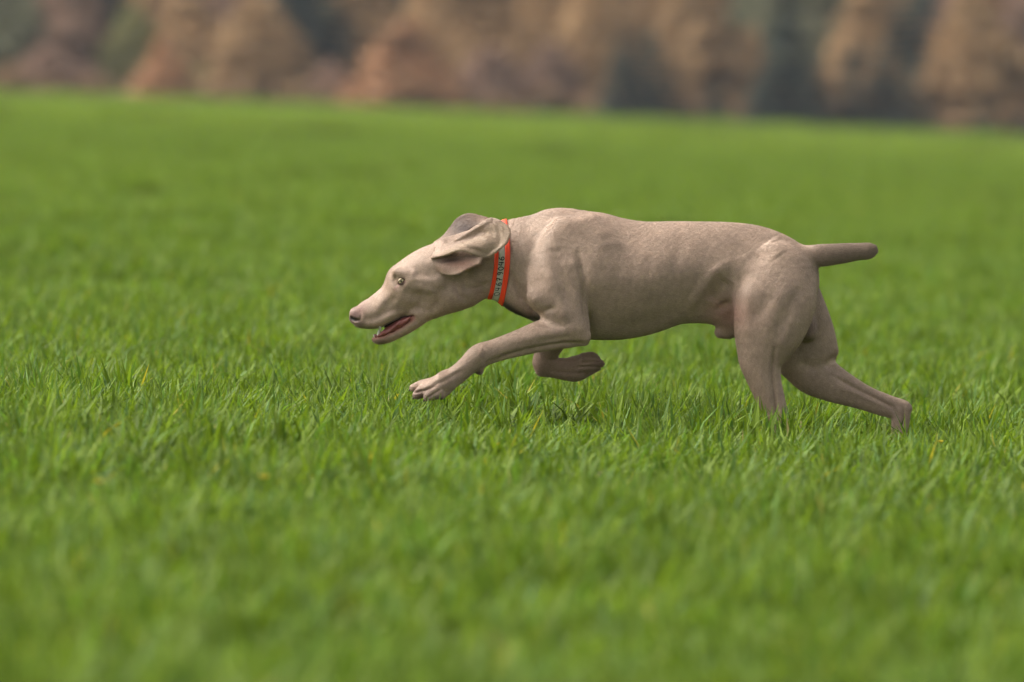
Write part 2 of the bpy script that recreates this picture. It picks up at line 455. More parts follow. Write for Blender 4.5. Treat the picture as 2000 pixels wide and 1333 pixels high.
def bicubic(G, nu, nv):
    G = np.asarray(G, float)                       # (U,V,3)
    A = np.stack([catmull(G[:, v], nu) for v in range(G.shape[1])], 1)
    B = np.stack([catmull(A[u], nv) for u in range(A.shape[0])], 0)
    return B

EAR_NEAR = [[(850, 486, -28), (848, 492, -38), (845, 498, -43), (843, 503, -44)],
            [(880, 475, -38), (880, 482, -46), (876, 489, -58), (871, 496, -63)],
            [(907, 458, -44), (909, 467, -50), (906, 479, -68), (899, 487, -77)],
            [(934, 440, -48), (939, 455, -55), (937, 478, -73), (928, 495, -76)],
            [(959, 427, -48), (968, 446, -60), (965, 475, -70), (950, 500, -71)],
            [(981, 433, -52), (994, 450, -66), (988, 472, -75), (967, 491, -76)]]
EAR_LOBE = [[(846, 506, -40), (850, 516, -43), (858, 525, -45)],
            [(866, 505, -44), (866, 520, -52), (872, 534, -55)],
            [(893, 503, -50), (893, 519, -62), (895, 532, -67)],
            [(916, 500, -56), (915, 511, -70), (917, 520, -76)],
            [(936, 498, -64), (938, 503, -74), (936, 512, -79)]]
EAR_FAR = [[(842, 481, 24), (846, 478, 30), (848, 476, 34)],
           [(872, 478, 24), (868, 469, 36), (866, 463, 44)],
           [(893, 463, 26), (887, 450, 42), (879, 447, 52)],
           [(912, 452, 28), (906, 436, 48), (893, 430, 58)],
           [(928, 443, 34), (926, 431, 50), (915, 420.5, 60)],
           [(944, 435, 42), (946, 430, 52), (950, 428, 56)]]

def build_body():
    vox = 1.7
    lo = np.array([665.0, -118.0, 395.0]); hi = np.array([1805.0, 105.0, 920.0])
    n = (np.ceil((hi - lo) / vox / 8).astype(int) * 8)
    F = np.full(n + 1, 30.0, np.float32)
    B = n // 8
    bc = np.stack(np.meshgrid(*[lo[i] + (np.arange(B[i]) * 8 + 4) * vox for i in range(3)], indexing='ij'), -1).reshape(-1, 3).astype(np.float32)
    fc = dog_sdf(bc)
    # ears: distance to densely sampled sheets
    earF = {}
    samp = []
    for G, r0 in ((EAR_NEAR, 1.9), (EAR_LOBE, 1.9), (EAR_FAR, 1.9)):
        S = bicubic(G, 40, 40)
        vv = np.linspace(0, 1, S.shape[1])[None, :] * np.ones((S.shape[0], 1)); uu = np.linspace(0, 1, S.shape[0])[:, None] * np.ones((1, S.shape[1]))
        edge = np.minimum(np.minimum(vv, 1 - vv) * S.shape[1] / 40 * 18, (1 - uu) * S.shape[0] / 40 * 22)
        rr = r0 + 0.6 * np.exp(-(edge / 3.0) ** 2)
        S = S.reshape(-1, 3)[:, [0, 2, 1]]
        samp.append(np.column_stack([S, rr.ravel()]))
    samp = np.vstack(samp)
    E = np.full(n + 1, 12.0, np.float32)
    base = np.round((samp[:, :3] - lo) / vox).astype(int)
    Ef = E.ravel(); st = np.array([(n[1] + 1) * (n[2] + 1), n[2] + 1, 1])
    R = 4
    for dx in range(-R, R + 1):
        for dy in range(-R, R + 1):
            for dz in range(-R, R + 1):
                ii = base + (dx, dy, dz)
                pos = lo + ii * vox
                d = np.sqrt(((pos - samp[:, :3]) ** 2).sum(1)) - samp[:, 3]
                np.minimum.at(Ef, ii @ st, d.astype(np.float32))
    E = Ef.reshape(n + 1)
    act = np.abs(fc) < 22
    act = act.reshape(B)
    # fill inactive blocks by their sign
    fcB = fc.reshape(B)
    for i in range(3): pass
    Fs = np.repeat(np.repeat(np.repeat(fcB, 8, 0), 8, 1), 8, 2)
    F[:-1, :-1, :-1] = Fs
    del Fs
    actc = np.zeros(n + 1, bool)
    actc[:-1, :-1, :-1] = np.repeat(np.repeat(np.repeat(act, 8, 0), 8, 1), 8, 2)
    actc |= (E < 12)
    idx = np.nonzero(actc)
    Pts = np.stack([lo[i] + idx[i] * vox for i in range(3)], -1).astype(np.float32)
    vals = np.empty(len(Pts), np.float32)
    # chunks sorted in x order: each chunk spans a narrow slab so most primitives are skipped early
    CH = 60000
    for a in range(0, len(Pts), CH):
        vals[a:a + CH] = dog_sdf(Pts[a:a + CH])
    print('sdf samples', len(Pts), time.time() - T0)
    F[idx] = smin(vals, E[idx], 5.0)
    # ---- surface nets
    s = F < 0
    cnt = np.zeros(tuple(n), np.uint8)
    for a in (0, 1):
        for b in (0, 1):
            for c in (0, 1):
                cnt += s[a:n[0] + a, b:n[1] + b, c:n[2] + c]
    cells = np.nonzero((cnt > 0) & (cnt < 8))
    ids = np.full(tuple(n), -1, np.int32); ids[cells] = np.arange(len(cells[0]))
    ci = np.stack(cells, -1)
    acc = np.zeros((len(ci), 3)); num = np.zeros(len(ci))
    corners = [(a, b, c) for a in (0, 1) for b in (0, 1) for c in (0, 1)]
    for p in corners:
        for ax in range(3):
            if p[ax]: continue
            q = list(p); q[ax] = 1
            f0 = F[ci[:, 0] + p[0], ci[:, 1] + p[1], ci[:, 2] + p[2]]
            f1 = F[ci[:, 0] + q[0], ci[:, 1] + q[1], ci[:, 2] + q[2]]
            cr = (f0 < 0) != (f1 < 0)
            t = np.where(cr, f0 / np.where(cr, f0 - f1, 1), 0)
            pos = np.tile(np.array(p, float), (len(ci), 1)); pos[:, ax] += t
            acc[cr] += pos[cr]; num[cr] += 1
    V = lo + (ci + acc / num[:, None]) * vox
    quads = []
    for ax in range(3):
        o1, o2 = [(1, 2), (2, 0), (0, 1)][ax]
        sl0 = [slice(1, -1)] * 3; sl1 = [slice(1, -1)] * 3
        sl0[ax] = slice(0, -1); sl1[ax] = slice(1, None)
        a = s[tuple(sl0)]; b = s[tuple(sl1)]
        ch = np.nonzero(a != b)
        st_in = a[ch]
        g = np.stack(ch, -1)
        off = np.ones(3, int); off[ax] = 0
        g = g + off
        def cid(d1, d2):
            h = g.copy(); h[:, o1] -= d1; h[:, o2] -= d2
            return ids[h[:, 0], h[:, 1], h[:, 2]]
        q = np.stack([cid(1, 1), cid(0, 1), cid(0, 0), cid(1, 0)], -1)
        q[~st_in] = q[~st_in][:, ::-1]
        quads.append(q)
    Q = np.vstack(quads)
    Q = Q[(Q >= 0).all(1)]
    print('body verts', len(V), 'quads', len(Q), time.time() - T0)
    return V, Q, (F, lo, vox)

def mesh_normals(V, Q):
    a, b, c, d = (V[Q[:, i]] for i in range(4))
    fn = np.cross(c - a, d - b)
    N = np.zeros_like(V)
    for i in range(4):
        for k in range(3):
            N[:, k] += np.bincount(Q[:, i], fn[:, k], len(V))
    return N / np.maximum(np.linalg.norm(N, axis=1, keepdims=True), 1e-9)

def laplace(V, Q, it, lam=0.5, mask=None):
    for _ in range(it):
        S = np.zeros_like(V); K = np.zeros(len(V))
        for i in range(4):
            j = (i + 1) % 4
            for k in range(3):
                S[:, k] += np.bincount(Q[:, i], V[Q[:, j], k], len(V)) + np.bincount(Q[:, j], V[Q[:, i], k], len(V))
            K += np.bincount(Q[:, i], minlength=len(V)) + np.bincount(Q[:, j], minlength=len(V))
        D = S / K[:, None] - V
        if mask is not None: D *= mask[:, None]
        V = V + lam * D
    return V

def seg_dist(X, Y, pts):
    """distance in the side view to a polyline, and the position along it 0..1"""
    best = np.full(len(X), 1e9); along = np.zeros(len(X))
    L = [0.0]
    for i in range(len(pts) - 1): L.append(L[-1] + math.dist(pts[i], pts[i + 1]))
    for i in range(len(pts) - 1):
        ax, ay = pts[i]; bx, by = pts[i + 1]
        dx, dy = bx - ax, by - ay; l2 = dx * dx + dy * dy + 1e-9
        t = np.clip(((X - ax) * dx + (Y - ay) * dy) / l2, 0, 1)
        d = np.hypot(X - ax - t * dx, Y - ay - t * dy)
        k = d < best
        best[k] = d[k]; along[k] = (L[i] + t[k] * (L[i + 1] - L[i])) / max(L[-1], 1e-6)
    return best, along

# strokes of sculpting on the side that faces the camera: points, width, height (px, minus is a groove), depth range
STROKES = [
    ([(1122, 408), (1152, 432), (1172, 470), (1165, 520)], 12, 0.7, None),
    ([(1148, 428), (1185, 470), (1180, 530), (1160, 580)], 16, -0.2, None),
    ([(1128, 495), (1139, 545), (1145, 600), (1152, 640)], 8, -5.5, None),
    ([(1110, 470), (1128, 505)], 16, -0.6, None),
    ([(1062, 520), (1085, 560), (1098, 600), (1110, 630)], 14, 5.0, None),
    ([(1045, 470), (1050, 520), (1062, 560)], 16, -1.8, None),
    ([(1005, 540), (1018, 580), (1042, 608), (1058, 614)], 6, -5.0, None),
    ([(1060, 606), (1080, 598)], 6, -3.5, None),
    ([(1020, 545), (1045, 590)], 10, 2.5, None),
    ([(1000, 445), (1020, 470), (1030, 520)], 14, 2.5, None),
    ([(1075, 440), (1080, 490)], 18, 2.2, None),
    # ribs and belly
    ([(1215, 480), (1200, 560), (1215, 630)], 8, -0.5, None),
    ([(1243, 480), (1230, 560), (1245, 625)], 8, -0.5, None),
    ([(1271, 485), (1262, 560), (1278, 615)], 8, -0.5, None),
    ([(1299, 495), (1295, 560), (1310, 600)], 8, -0.5, None),
    ([(1165, 620), (1220, 636), (1280, 622), (1330, 600)], 12, -2.2, None),
    ([(1330, 470), (1310, 540), (1330, 590)], 14, -2.0, None),
    # flank
    ([(1418, 512), (1392, 531), (1366, 568), (1340, 604)], 10, 3.6, None),
    ([(1422, 545), (1400, 572), (1388, 592)], 19, -8.5, None),
    ([(1436, 535), (1437, 600), (1436, 650)], 6, 2.5, None),
    ([(1425, 590), (1400, 603)], 8, -5.0, None),
    ([(1440, 470), (1450, 500)], 20, -0.8, None),
    # thigh
    ([(1500, 572), (1487, 598), (1468, 622)], 12, -1.8, None),
    ([(1562, 558), (1541, 600), (1516, 645)], 12, -2.6, None),
    ([(1530, 560), (1508, 610), (1495, 650)], 14, 2.2, None),
    ([(1545, 615), (1532, 650), (1522, 680)], 8, 2.0, None),
    ([(1500, 470), (1520, 500)], 20, 3.0, None),
    ([(1462, 560), (1452, 610), (1455, 660)], 14, 3.0, None),
    ([(1509, 678), (1506, 730), (1511, 780), (1517, 826)], 4.2, -5.5, None),
    ([(1480, 720), (1497, 770), (1508, 815)], 6, 1.6, None),
    # far hind leg
    ([(1628, 735), (1668, 757), (1712, 780), (1745, 797), (1757, 815)], 5, -4.8, None),
    ([(1640, 758), (1680, 772), (1728, 794)], 5, 2.0, None),
    ([(1640, 690), (1620, 715), (1650, 735)], 8, -3.0, None),
    ([(1768, 797), (1770, 815), (1766, 840)], 4, -3.5, None),
    ([(1560, 705), (1600, 725)], 12, -3.0, None),
    # forearm and paw
    ([(1148, 668), (1100, 668), (1045, 677), (990, 691), (950, 706)], 5.5, -5.0, None),
    ([(1120, 640), (1060, 650), (1000, 664)], 10, 2.4, None),
    ([(1112, 655), (1085, 658), (1050, 664)], 6, -1.6, None),
    ([(947, 676), (936, 692)], 9, 1.8, None),
    ([(900, 722), (868, 740), (842, 750)], 4, -1.6, None),
    ([(905, 712), (872, 730), (845, 742)], 4, 1.4, None),
    ([(1070, 705), (1115, 708), (1140, 700)], 4, -2.2, None),
    ([(1075, 727), (1120, 732), (1150, 730)], 4, -1.8, None),
    ([(806, 764), (828, 759), (850, 750)], 2.4, -3.6, None),
    ([(836, 773), (848, 765), (862, 756)], 2.4, -3.4, None),
    ([(1178, 708), (1155, 708), (1132, 711)], 2.6, -4.2, None),
    ([(1172, 720), (1150, 718), (1130, 719)], 2.6, -4.2, None),
    # head and neck
    ([(790, 562), (808, 574), (830, 576)], 11, -3.4, None),
    ([(796, 545), (822, 545), (850, 548)], 5, 1.2, None),
    ([(772, 536), (770, 548), (776, 560)], 6, -4.2, None),
    ([(762, 572), (745, 590), (735, 605)], 9, 1.8, None),
    ([(775, 575), (755, 600), (740, 620)], 7, -1.6, None),
    ([(740, 624), (770, 612), (800, 606)], 6, 1.8, None),
    ([(812, 600), (832, 606), (850, 604)], 7, -2.6, None),
    ([(805, 616), (812, 622), (815, 632)], 4, -3.2, None),
    ([(870, 545), (862, 580), (845, 605)], 8, -2.6, None),
    ([(845, 560), (835, 590)], 14, 3.0, None),
    ([(885, 545), (898, 575), (915, 590)], 7, -3.4, None),
    ([(918, 520), (908, 545), (912, 575)], 7, -3.0, None),
    ([(905, 560), (935, 562), (955, 552)], 6, -2.4, None),
    ([(930, 530), (925, 560)], 7, 2.2, None),
    ([(703, 606), (706, 616), (703, 626)], 2.6, -1.6, None),
    ([(800, 520), (830, 512), (850, 515)], 12, 1.6, None),
]

EAR_STROKES = [
    ([(862, 485), (896, 467), (930, 446), (957, 431)], 3.5, 2.6),
    ([(885, 480), (905, 471), (925, 462), (945, 452)], 5, -3.6),
    ([(925, 455), (950, 452), (970, 452)], 8, -2.6),
    ([(878, 487), (902, 476), (925, 478), (945, 486)], 4.5, 1.8),
    ([(900, 480), (922, 484), (944, 490)], 4, -1.6),
    ([(945, 465), (960, 475), (962, 486)], 8, 2.0),
    ([(972, 445), (978, 462), (974, 480)], 5, -1.6),
]

def fbm(P, scale, seed=0, oct=3):
    """cheap smooth noise: sums of sines in rotated directions"""
    rng = np.random.default_rng(seed)
    out = np.zeros(len(P)); amp = 1.0; tot = 0
    for o in range(oct):
        for _ in range(5):
            k = rng.normal(0, 1, 3); k /= np.linalg.norm(k)
            out += amp * np.sin(P @ k * (6.283 / scale * 2 ** o) * (0.8 + 0.4 * rng.random()) + rng.random() * 6.283)
        tot += amp * 2.2; amp *= 0.5
    return out / tot

def blob(X, Y, cx, cy, rx, ry, ang=0.0):
    c, s = math.cos(ang), math.sin(ang)
    u = ((X - cx) * c + (Y - cy) * s) / rx; v = (-(X - cx) * s + (Y - cy) * c) / ry
    return np.exp(-(u * u + v * v))

def fur_material():
    m, n, l, b = mat('weimaraner_coat')
    at = n.new('ShaderNodeAttribute'); at.attribute_name = 'coat'
    geo = n.new('ShaderNodeTexCoord')
    # fine hair grain, stretched along the body
    mp = n.new('ShaderNodeMapping'); mp.inputs['Scale'].default_value = (300, 520, 520)
    l.new(geo.outputs['Object'], mp.inputs['Vector'])
    nz = n.new('ShaderNodeTexNoise'); nz.inputs['Scale'].default_value = 1.0; nz.inputs['Detail'].default_value = 3
    l.new(mp.outputs[0], nz.inputs['Vector'])
    nz2 = n.new('ShaderNodeTexNoise'); nz2.inputs['Scale'].default_value = 28.0; nz2.inputs['Detail'].default_value = 5
    l.new(geo.outputs['Object'], nz2.inputs['Vector'])
    mr = n.new('ShaderNodeMapRange'); mr.inputs[1].default_value = 0.3; mr.inputs[2].default_value = 0.7
    mr.inputs[3].default_value = 0.80; mr.inputs[4].default_value = 1.20
    l.new(nz.outputs[0], mr.inputs[0])
    mr2 = n.new('ShaderNodeMapRange'); mr2.inputs[1].default_value = 0.3; mr2.inputs[2].default_value = 0.7
    mr2.inputs[3].default_value = 0.90; mr2.inputs[4].default_value = 1.10
    l.new(nz2.outputs[0], mr2.inputs[0])
    mu = n.new('ShaderNodeMath'); mu.operation = 'MULTIPLY'; l.new(mr.outputs[0], mu.inputs[0]); l.new(mr2.outputs[0], mu.inputs[1])
    hs = n.new('ShaderNodeHueSaturation'); l.new(at.outputs['Color'], hs.inputs['Color']); l.new(mu.outputs[0], hs.inputs['Value'])
    l.new(hs.outputs[0], b.inputs['Base Color'])
    b.inputs['Roughness'].default_value = 0.55
    b.inputs['Specular IOR Level'].default_value = 0.35
    b.inputs['Sheen Weight'].default_value = 0.12; b.inputs['Sheen Roughness'].default_value = 0.35
    b.inputs['Sheen Tint'].default_value = (1.0, 0.93, 0.82, 1)
    bp = n.new('ShaderNodeBump'); bp.inputs['Strength'].default_value = 0.35; bp.inputs['Distance'].default_value = 0.0012
    l.new(nz.outputs[0], bp.inputs['Height']); l.new(bp.outputs[0], b.inputs['Normal'])
    return m

def near_surface(V, x, y):
    """depth of the camera-facing surface at a side-view point"""
    k = (np.abs(V[:, 0] - x) < 3) & (np.abs(V[:, 2] - y) < 3)
    return V[k, 1].min()

def wobble(o, amp, scale, seed):
    me = o.data; n = len(me.vertices); co = np.empty(n * 3, np.float32); me.vertices.foreach_get('co', co); co = co.reshape(-1, 3)
    no = np.array([v.normal[:] for v in me.vertices])
    co = co + no * (fbm(co.astype(float), scale, seed, 3) * amp)[:, None]
    me.vertices.foreach_set('co', co.astype(np.float32).ravel()); me.update()
    return o

def sweep_px(name, S, m, parent, seg=14, sub=4):
    """tapered tube through photo-plane stations (px, py, r, w, depth)"""
    S = catmull(S, sub)
    P = S[:, [0, 4, 1]]
    T = np.gradient(P, axis=0); T /= np.linalg.norm(T, axis=1, keepdims=True)
    V = []; F = []
    for i in range(len(S)):
        nrm = np.array([T[i][2], 0, -T[i][0]]); nl = np.linalg.norm(nrm)
        nrm = nrm / nl if nl > 1e-3 else np.array([0, 0, -1.0])
        acr = np.cross(T[i], nrm)
        for k in range(seg):
            a = 2 * math.pi * k / seg
            V.append(P[i] + nrm * math.cos(a) * S[i, 2] + acr * math.sin(a) * S[i, 3])
    for i in range(len(S) - 1):
        for k in range(seg):
            F.append((i * seg + k, i * seg + (k + 1) % seg, (i + 1) * seg + (k + 1) % seg, (i + 1) * seg + k))
    F.append(tuple(range(seg))[::-1]); F.append(tuple((len(S) - 1) * seg + k for k in range(seg)))
    return mesh_obj(name, W(np.array(V)), F, m, parent)

def uv_sphere(name, c, r, m, parent, nu=32, nv=20, sq=(1, 1, 1)):
    V = []; F = []
    for j in range(nv + 1):
        t = math.pi * j / nv
        for i in range(nu):
            a = 2 * math.pi * i / nu
            V.append((c[0] + r * sq[0] * math.sin(t) * math.cos(a), c[1] + r * sq[1] * math.sin(t) * math.sin(a), c[2] + r * sq[2] * math.cos(t)))
    for j in range(nv):
        for i in range(nu):
            F.append((j * nu + i, j * nu + (i + 1) % nu, (j + 1) * nu + (i + 1) % nu, (j + 1) * nu + i))
    return mesh_obj(name, W(np.array(V)), F, m, parent)

def build_dog():
    root = empty('dog', (0, 0, 0))
    tag(root, 'taupe grey short-haired hunting dog sprinting left low over the green grass', 'dog')
    V, Q, grid = build_body()
    V = laplace(V, Q, 2, 0.5)
    # even out the big muscle masses before sculpting
    soft = np.clip((V[:, 0] - 1005) / 30, 0, 1) * np.clip((np.where(V[:, 0] > 1425, 770, 690) - V[:, 2]) / 40, 0, 1)
    soft *= 1 - np.clip((V[:, 0] - 1570) / 20, 0, 1) * (V[:, 2] < 530)
    soft *= 1 - np.exp(-((V[:, 0] - 1410) ** 2 + (V[:, 2] - 655) ** 2) / 900.0)
    V = laplace(V, Q, 36, 0.5, soft)
    N = mesh_normals(V, Q)
    # outward check: the topmost vertex normal must point up (minus py)
    if N[V[:, 2].argmin()][2] > 0:
        Q = Q[:, ::-1]; N = -N
    X, D, Y = V[:, 0].copy(), V[:, 1].copy(), V[:, 2].copy()
    facing = np.clip(-N[:, 1] * 1.6, 0, 1)
    ear = np.zeros(len(V))
    amount = np.zeros(len(V))
    for pts, w, h, rng_ in STROKES:
        d, t = seg_dist(X, Y, pts)
        fade = np.clip(np.minimum(t, 1 - t) / 0.18, 0, 1)
        fade = 0.35 + 0.65 * fade
        g = np.exp(-(d / w) ** 2) * fade
        amount += h * g
    # keep strokes of the neck off the ear flap
    over_ear = (D < -56) & (X < 995) & (Y < 515)
    over_ear |= (D < -40) & (X > 858) & (X < 960) & (Y < 470)
    amount[over_ear] = 0
    for pts, w, h in EAR_STROKES:
        d, t = seg_dist(X, Y, pts)
        amount[over_ear] += (h * np.exp(-(d / w) ** 2) * (0.4 + 0.6 * np.clip(np.minimum(t, 1 - t) / 0.2, 0, 1)))[over_ear]
    amount += 0.16 * fbm(V, 40, 3, 2) + 0.10 * fbm(V, 11, 4, 2) * (Y < 700)
    V = V + N * (amount * facing)[:, None]
    V = laplace(V, Q, 1, 0.4)
    N = mesh_normals(V, Q)
    # coat colour
    coat = np.tile(np.array([0.382, 0.279, 0.220]), (len(V), 1))
    def paint(wt, c, a=1.0):
        nonlocal coat
        k = np.clip(wt * a, 0, 1)[:, None]; coat = coat * (1 - k) + np.array(c) * k
    paint(np.clip(0.5 + 0.8 * fbm(V, 120, 8, 3), 0, 1), (0.325, 0.238, 0.188), 0.6)
    SX = V * np.array([0.55, 1, 1])
    coat *= (1 + 0.06 * fbm(SX, 40, 18, 2) + 0.03 * fbm(SX, 9, 19, 2))[:, None]
    coat *= (1 + 0.02 * fbm(SX, 15, 31, 1) + 0.05 * fbm(SX * np.array([0.8, 1, 1]), 5.5, 32, 1))[:, None]
    paint(np.clip((X - 1560) / 60, 0, 1) * (Y < 530) * (X > 1560), (0.20, 0.148, 0.116), 0.8)       # darker tail
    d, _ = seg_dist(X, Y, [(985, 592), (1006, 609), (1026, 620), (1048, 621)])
    paint(np.exp(-(d / 9.0) ** 2) * (D > -62), (0.035, 0.030, 0.027), 0.9)                            # shade under the throat, painted into the coat
    paint(blob(X, Y, 1420, 610, 40, 32), (0.34, 0.185, 0.145), 0.8)                       # bare skin in the groin
    paint(blob(X, Y, 1580, 640, 22, 28) * (D > -20), (0.17, 0.11, 0.085), 0.8)
    paint(blob(X, Y, 700, 605, 20, 12, -0.7), (0.26, 0.14, 0.12), 0.7)                   # nose leather
    paint(blob(X, Y, 692, 616, 14, 14), (0.16, 0.095, 0.085), 1.0)
    paint(blob(X, Y, 690, 623.5, 10, 4.5, 0.2) * (N[:, 1] < 0.3), (0.012, 0.008, 0.007), 1.3)
    paint(blob(X, Y, 703, 634, 10, 7), (0.13, 0.085, 0.075), 0.7)
    d, _ = seg_dist(X, Y, [(806, 616), (783, 624), (761, 632), (741, 643), (715, 644)])
    paint(np.exp(-(d / 3.0) ** 2), (0.07, 0.04, 0.035), 0.9)
    d, _ = seg_dist(X, Y, [(806, 622), (785, 637), (765, 648), (745, 657), (728, 660)])
    paint(np.exp(-(d / 5.0) ** 2), (0.30, 0.095, 0.075), 0.85)
    paint(blob(X, Y, 745, 668, 18, 6), (0.10, 0.06, 0.05), 0.7)
    # eyelids
    r = np.hypot((X - 784) / 1.15, Y - 549)
    paint(np.exp(-((r - 6.0) / 2.0) ** 2) * (D < 0), (0.075, 0.032, 0.026), 0.9)
    paint(blob(X, Y, 775, 559, 8, 2.6, 2.3), (0.20, 0.09, 0.08), 0.8)
    # paler soft side of the ears
    paint(((D < -56) & (X < 995) & (X > 860) & (Y < 500)).astype(float), (0.35, 0.26, 0.19), 0.8)
    inner = ((X > 852) & (X < 940) & (Y > 500) & (Y < 535) & (D < -42)).astype(float)
    paint(inner * blob(X, Y, 900, 515, 40, 14), (0.34, 0.19, 0.15), 0.8)
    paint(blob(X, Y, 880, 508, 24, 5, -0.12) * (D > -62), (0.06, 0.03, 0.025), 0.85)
    paint(blob(X, Y, 905, 448, 36, 30) * (D > 20) * (Y < 482), (0.060, 0.035, 0.030), 1.0)  # dark inner skin of the far ear, its shade painted in as well
    # paws: pads and toes
    paint(blob(X, Y, 862, 776, 16, 6), (0.035, 0.028, 0.025), 0.9)
    paint(blob(X, Y, 820, 768, 24, 15, -0.3), (0.15, 0.095, 0.075), 0.95)
    paint(blob(X, Y, 937, 724, 7, 6), (0.06, 0.03, 0.02), 0.9)
    paint(blob(X, Y, 1172, 712, 10, 10), (0.10, 0.06, 0.05), 0.8)
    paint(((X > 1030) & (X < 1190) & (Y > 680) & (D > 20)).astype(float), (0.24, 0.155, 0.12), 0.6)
    paint(blob(X, Y, 1600, 552, 5, 14) * (D > 5), (0.06, 0.03, 0.03), 0.9)
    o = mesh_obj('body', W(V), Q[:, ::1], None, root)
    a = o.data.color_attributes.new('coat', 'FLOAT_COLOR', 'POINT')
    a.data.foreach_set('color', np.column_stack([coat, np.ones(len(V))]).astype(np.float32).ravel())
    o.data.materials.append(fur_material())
    # after the px->world flip of the vertical axis the winding turns over
    o.data.update()
    me = o.data
    top = V[:, 2].argmin()
    if me.vertices[int(top)].normal.z < 0:
        me.flip_normals()
    # eyes
    white = simple_mat('eye_white', (0.20, 0.15, 0.11, 1), 0.12, 0.6, 0.05, 300)
    iris = simple_mat('eye_iris', (0.66, 0.57, 0.34, 1), 0.12, 0.5, 0.10, 500)
    pup = simple_mat('pupil', (0.006, 0.008, 0.008, 1), 0.3, 0.15, 0.1, 100)
    lid = simple_mat('eyelid_rim', (0.09, 0.04, 0.032, 1), 0.4, 0.5, 0.2, 400)
    kk = (np.hypot(X - 784.5, Y - 549) < 13) & (np.hypot(X - 784.5, Y - 549) > 8) & (D < 0)
    surf = -np.median(V[kk, 1]); print('eye surface', surf)
    for s in (-1, 1):
        cy = s * (surf - 6.6)
        e = uv_sphere('eye', (784.5, cy, 549), 8.0, white, root)
        for nm, rr, dx, mt in (('iris', 5.4, 0.0, iris), ('pupil', 1.7, 0.0, pup)):
            # shallow cap on the eyeball
            R = 8.0 + (0.12 if nm == 'iris' else 0.24); Vc = []; Fc = []
            ca = math.asin(rr / R)
            for j in range(6):
                t = ca * j / 5
                for i in range(24):
                    al = 2 * math.pi * i / 24
                    Vc.append((784.0 + R * math.sin(t) * math.cos(al), cy + s * R * math.cos(t), 548.3 + R * math.sin(t) * math.sin(al)))
            for j in range(5):
                for i in range(24):
                    Fc.append((j * 24 + i, j * 24 + (i + 1) % 24, (j + 1) * 24 + (i + 1) % 24, (j + 1) * 24 + i))
            mesh_obj(nm, W(np.array(Vc)), Fc, mt, e)
        # lid rim: an almond ring lying on the eyeball
        ring = []
        for i in range(29):
            al = 2 * math.pi * i / 28
            ex = 6.6 * math.cos(al); ey = (4.0 if math.sin(al) < 0 else 3.9) * math.sin(al)
            ex, ey = ex * math.cos(-0.58) - ey * math.sin(-0.58), ex * math.sin(-0.58) + ey * math.cos(-0.58)
            dz = math.sqrt(max(8.3 ** 2 - ex * ex - ey * ey, 1))
            ring.append((784.5 + ex, 549 + ey, 0.9, 1.6, cy + s * dz))
        sweep_px('eyelid', ring, lid, root, 8, 1)
    # mouth
    tongue = simple_mat('tongue', (0.20, 0.062, 0.056, 1), 0.4, 0.4, 0.3, 120, 0.1)
    dark = simple_mat('mouth_lining', (0.028, 0.012, 0.010, 1), 0.5, 0.3, 0.2, 100)
    gum = simple_mat('gum', (0.17, 0.050, 0.045, 1), 0.4, 0.4, 0.4, 150)
    tooth = simple_mat('tooth', (0.48, 0.47, 0.38, 1), 0.25, 0.6, 0.08, 200)
    wobble(sweep_px('tongue', [(807, 617, 3, 16, 0), (795, 623, 6, 19, 0), (778, 632, 7.5, 17, 0), (762, 641.5, 7, 13, 0), (750, 650, 5, 10, 0), (744, 653, 1.5, 6, 0)], tongue, root, 24, 9), 0.0022, 0.02, 3)
    wobble(sweep_px('gum', [(803, 620, 2, 3, -25), (789, 629, 5, 4, -21), (771, 640, 5.5, 4, -17), (754, 650, 5, 4, -14), (742, 655, 4.5, 4, -11.5), (733, 658, 3.5, 3, -8)], gum, root, 20, 9), 0.0022, 0.016, 7)
    wobble(sweep_px('gum', [(803, 620, 2, 3, 25), (789, 629, 5, 4, 21), (771, 640, 5.5, 4, 17), (754, 650, 5, 4, 14), (742, 655, 4.5, 4, 11.5), (733, 658, 3.5, 3, 8)], gum, root, 20, 9), 0.0022, 0.016, 7)
    sweep_px('mouth_lining', [(808, 616, 4, 14, 0), (795, 620, 8, 12, 0), (775, 626, 9, 10, 0), (757, 634, 7, 8, 0), (749, 638, 3, 6, 0)], dark, root)
    def tooth_at(x, y, dx, dy, r, dep):
        sweep_px('tooth', [(x, y, r, r, dep), (x + dx * .5, y + dy * .5, r * .8, r * .8, dep), (x + dx, y + dy, r * .15, r * .15, dep)], tooth, root, 8, 3)
    tooth_at(739, 657, 1.5, -14, 3.6, -9.5); tooth_at(739, 657, 1.5, -14, 3.6, 9.5)
    tooth_at(741, 636, 3, 10, 2.6, -13); tooth_at(741, 636, 3, 10, 2.6, 13)
    for k, dep in enumerate((-7.5, -4.5, -1.5, 1.5, 4.5, 7.5)):
        tooth_at(731 + abs(dep) * .35, 660, -2.5, -6, 1.9, dep)
    # claws
    horn = simple_mat('claw_horn', (0.05, 0.035, 0.028, 1), 0.35, 0.6, 0.3, 300)
    def claw(x, y, dx, dy, r, dep):
        dx, dy, r = dx * .6, dy * .6, r * .8
        sweep_px('claw', [(x, y, r, r * .7, dep), (x + dx * .6, y + dy * .45, r * .75, r * .5, dep), (x + dx, y + dy, r * .15, r * .15, dep)], horn, root, 8, 3)
    claw(803, 757, -6, 8, 3, -68); claw(810, 772, -5, 9, 3.2, -88); claw(831, 776, -5, 8, 3.2, -102); claw(825, 768, -5, 8, 3, -53)
    claw(1170, 705, 9, -1, 2.8, 50); claw(1178, 712, 8, 4, 2.8, 42); claw(1170, 722, 8, 5, 2.8, 60)
    return root, V, N, Q, grid

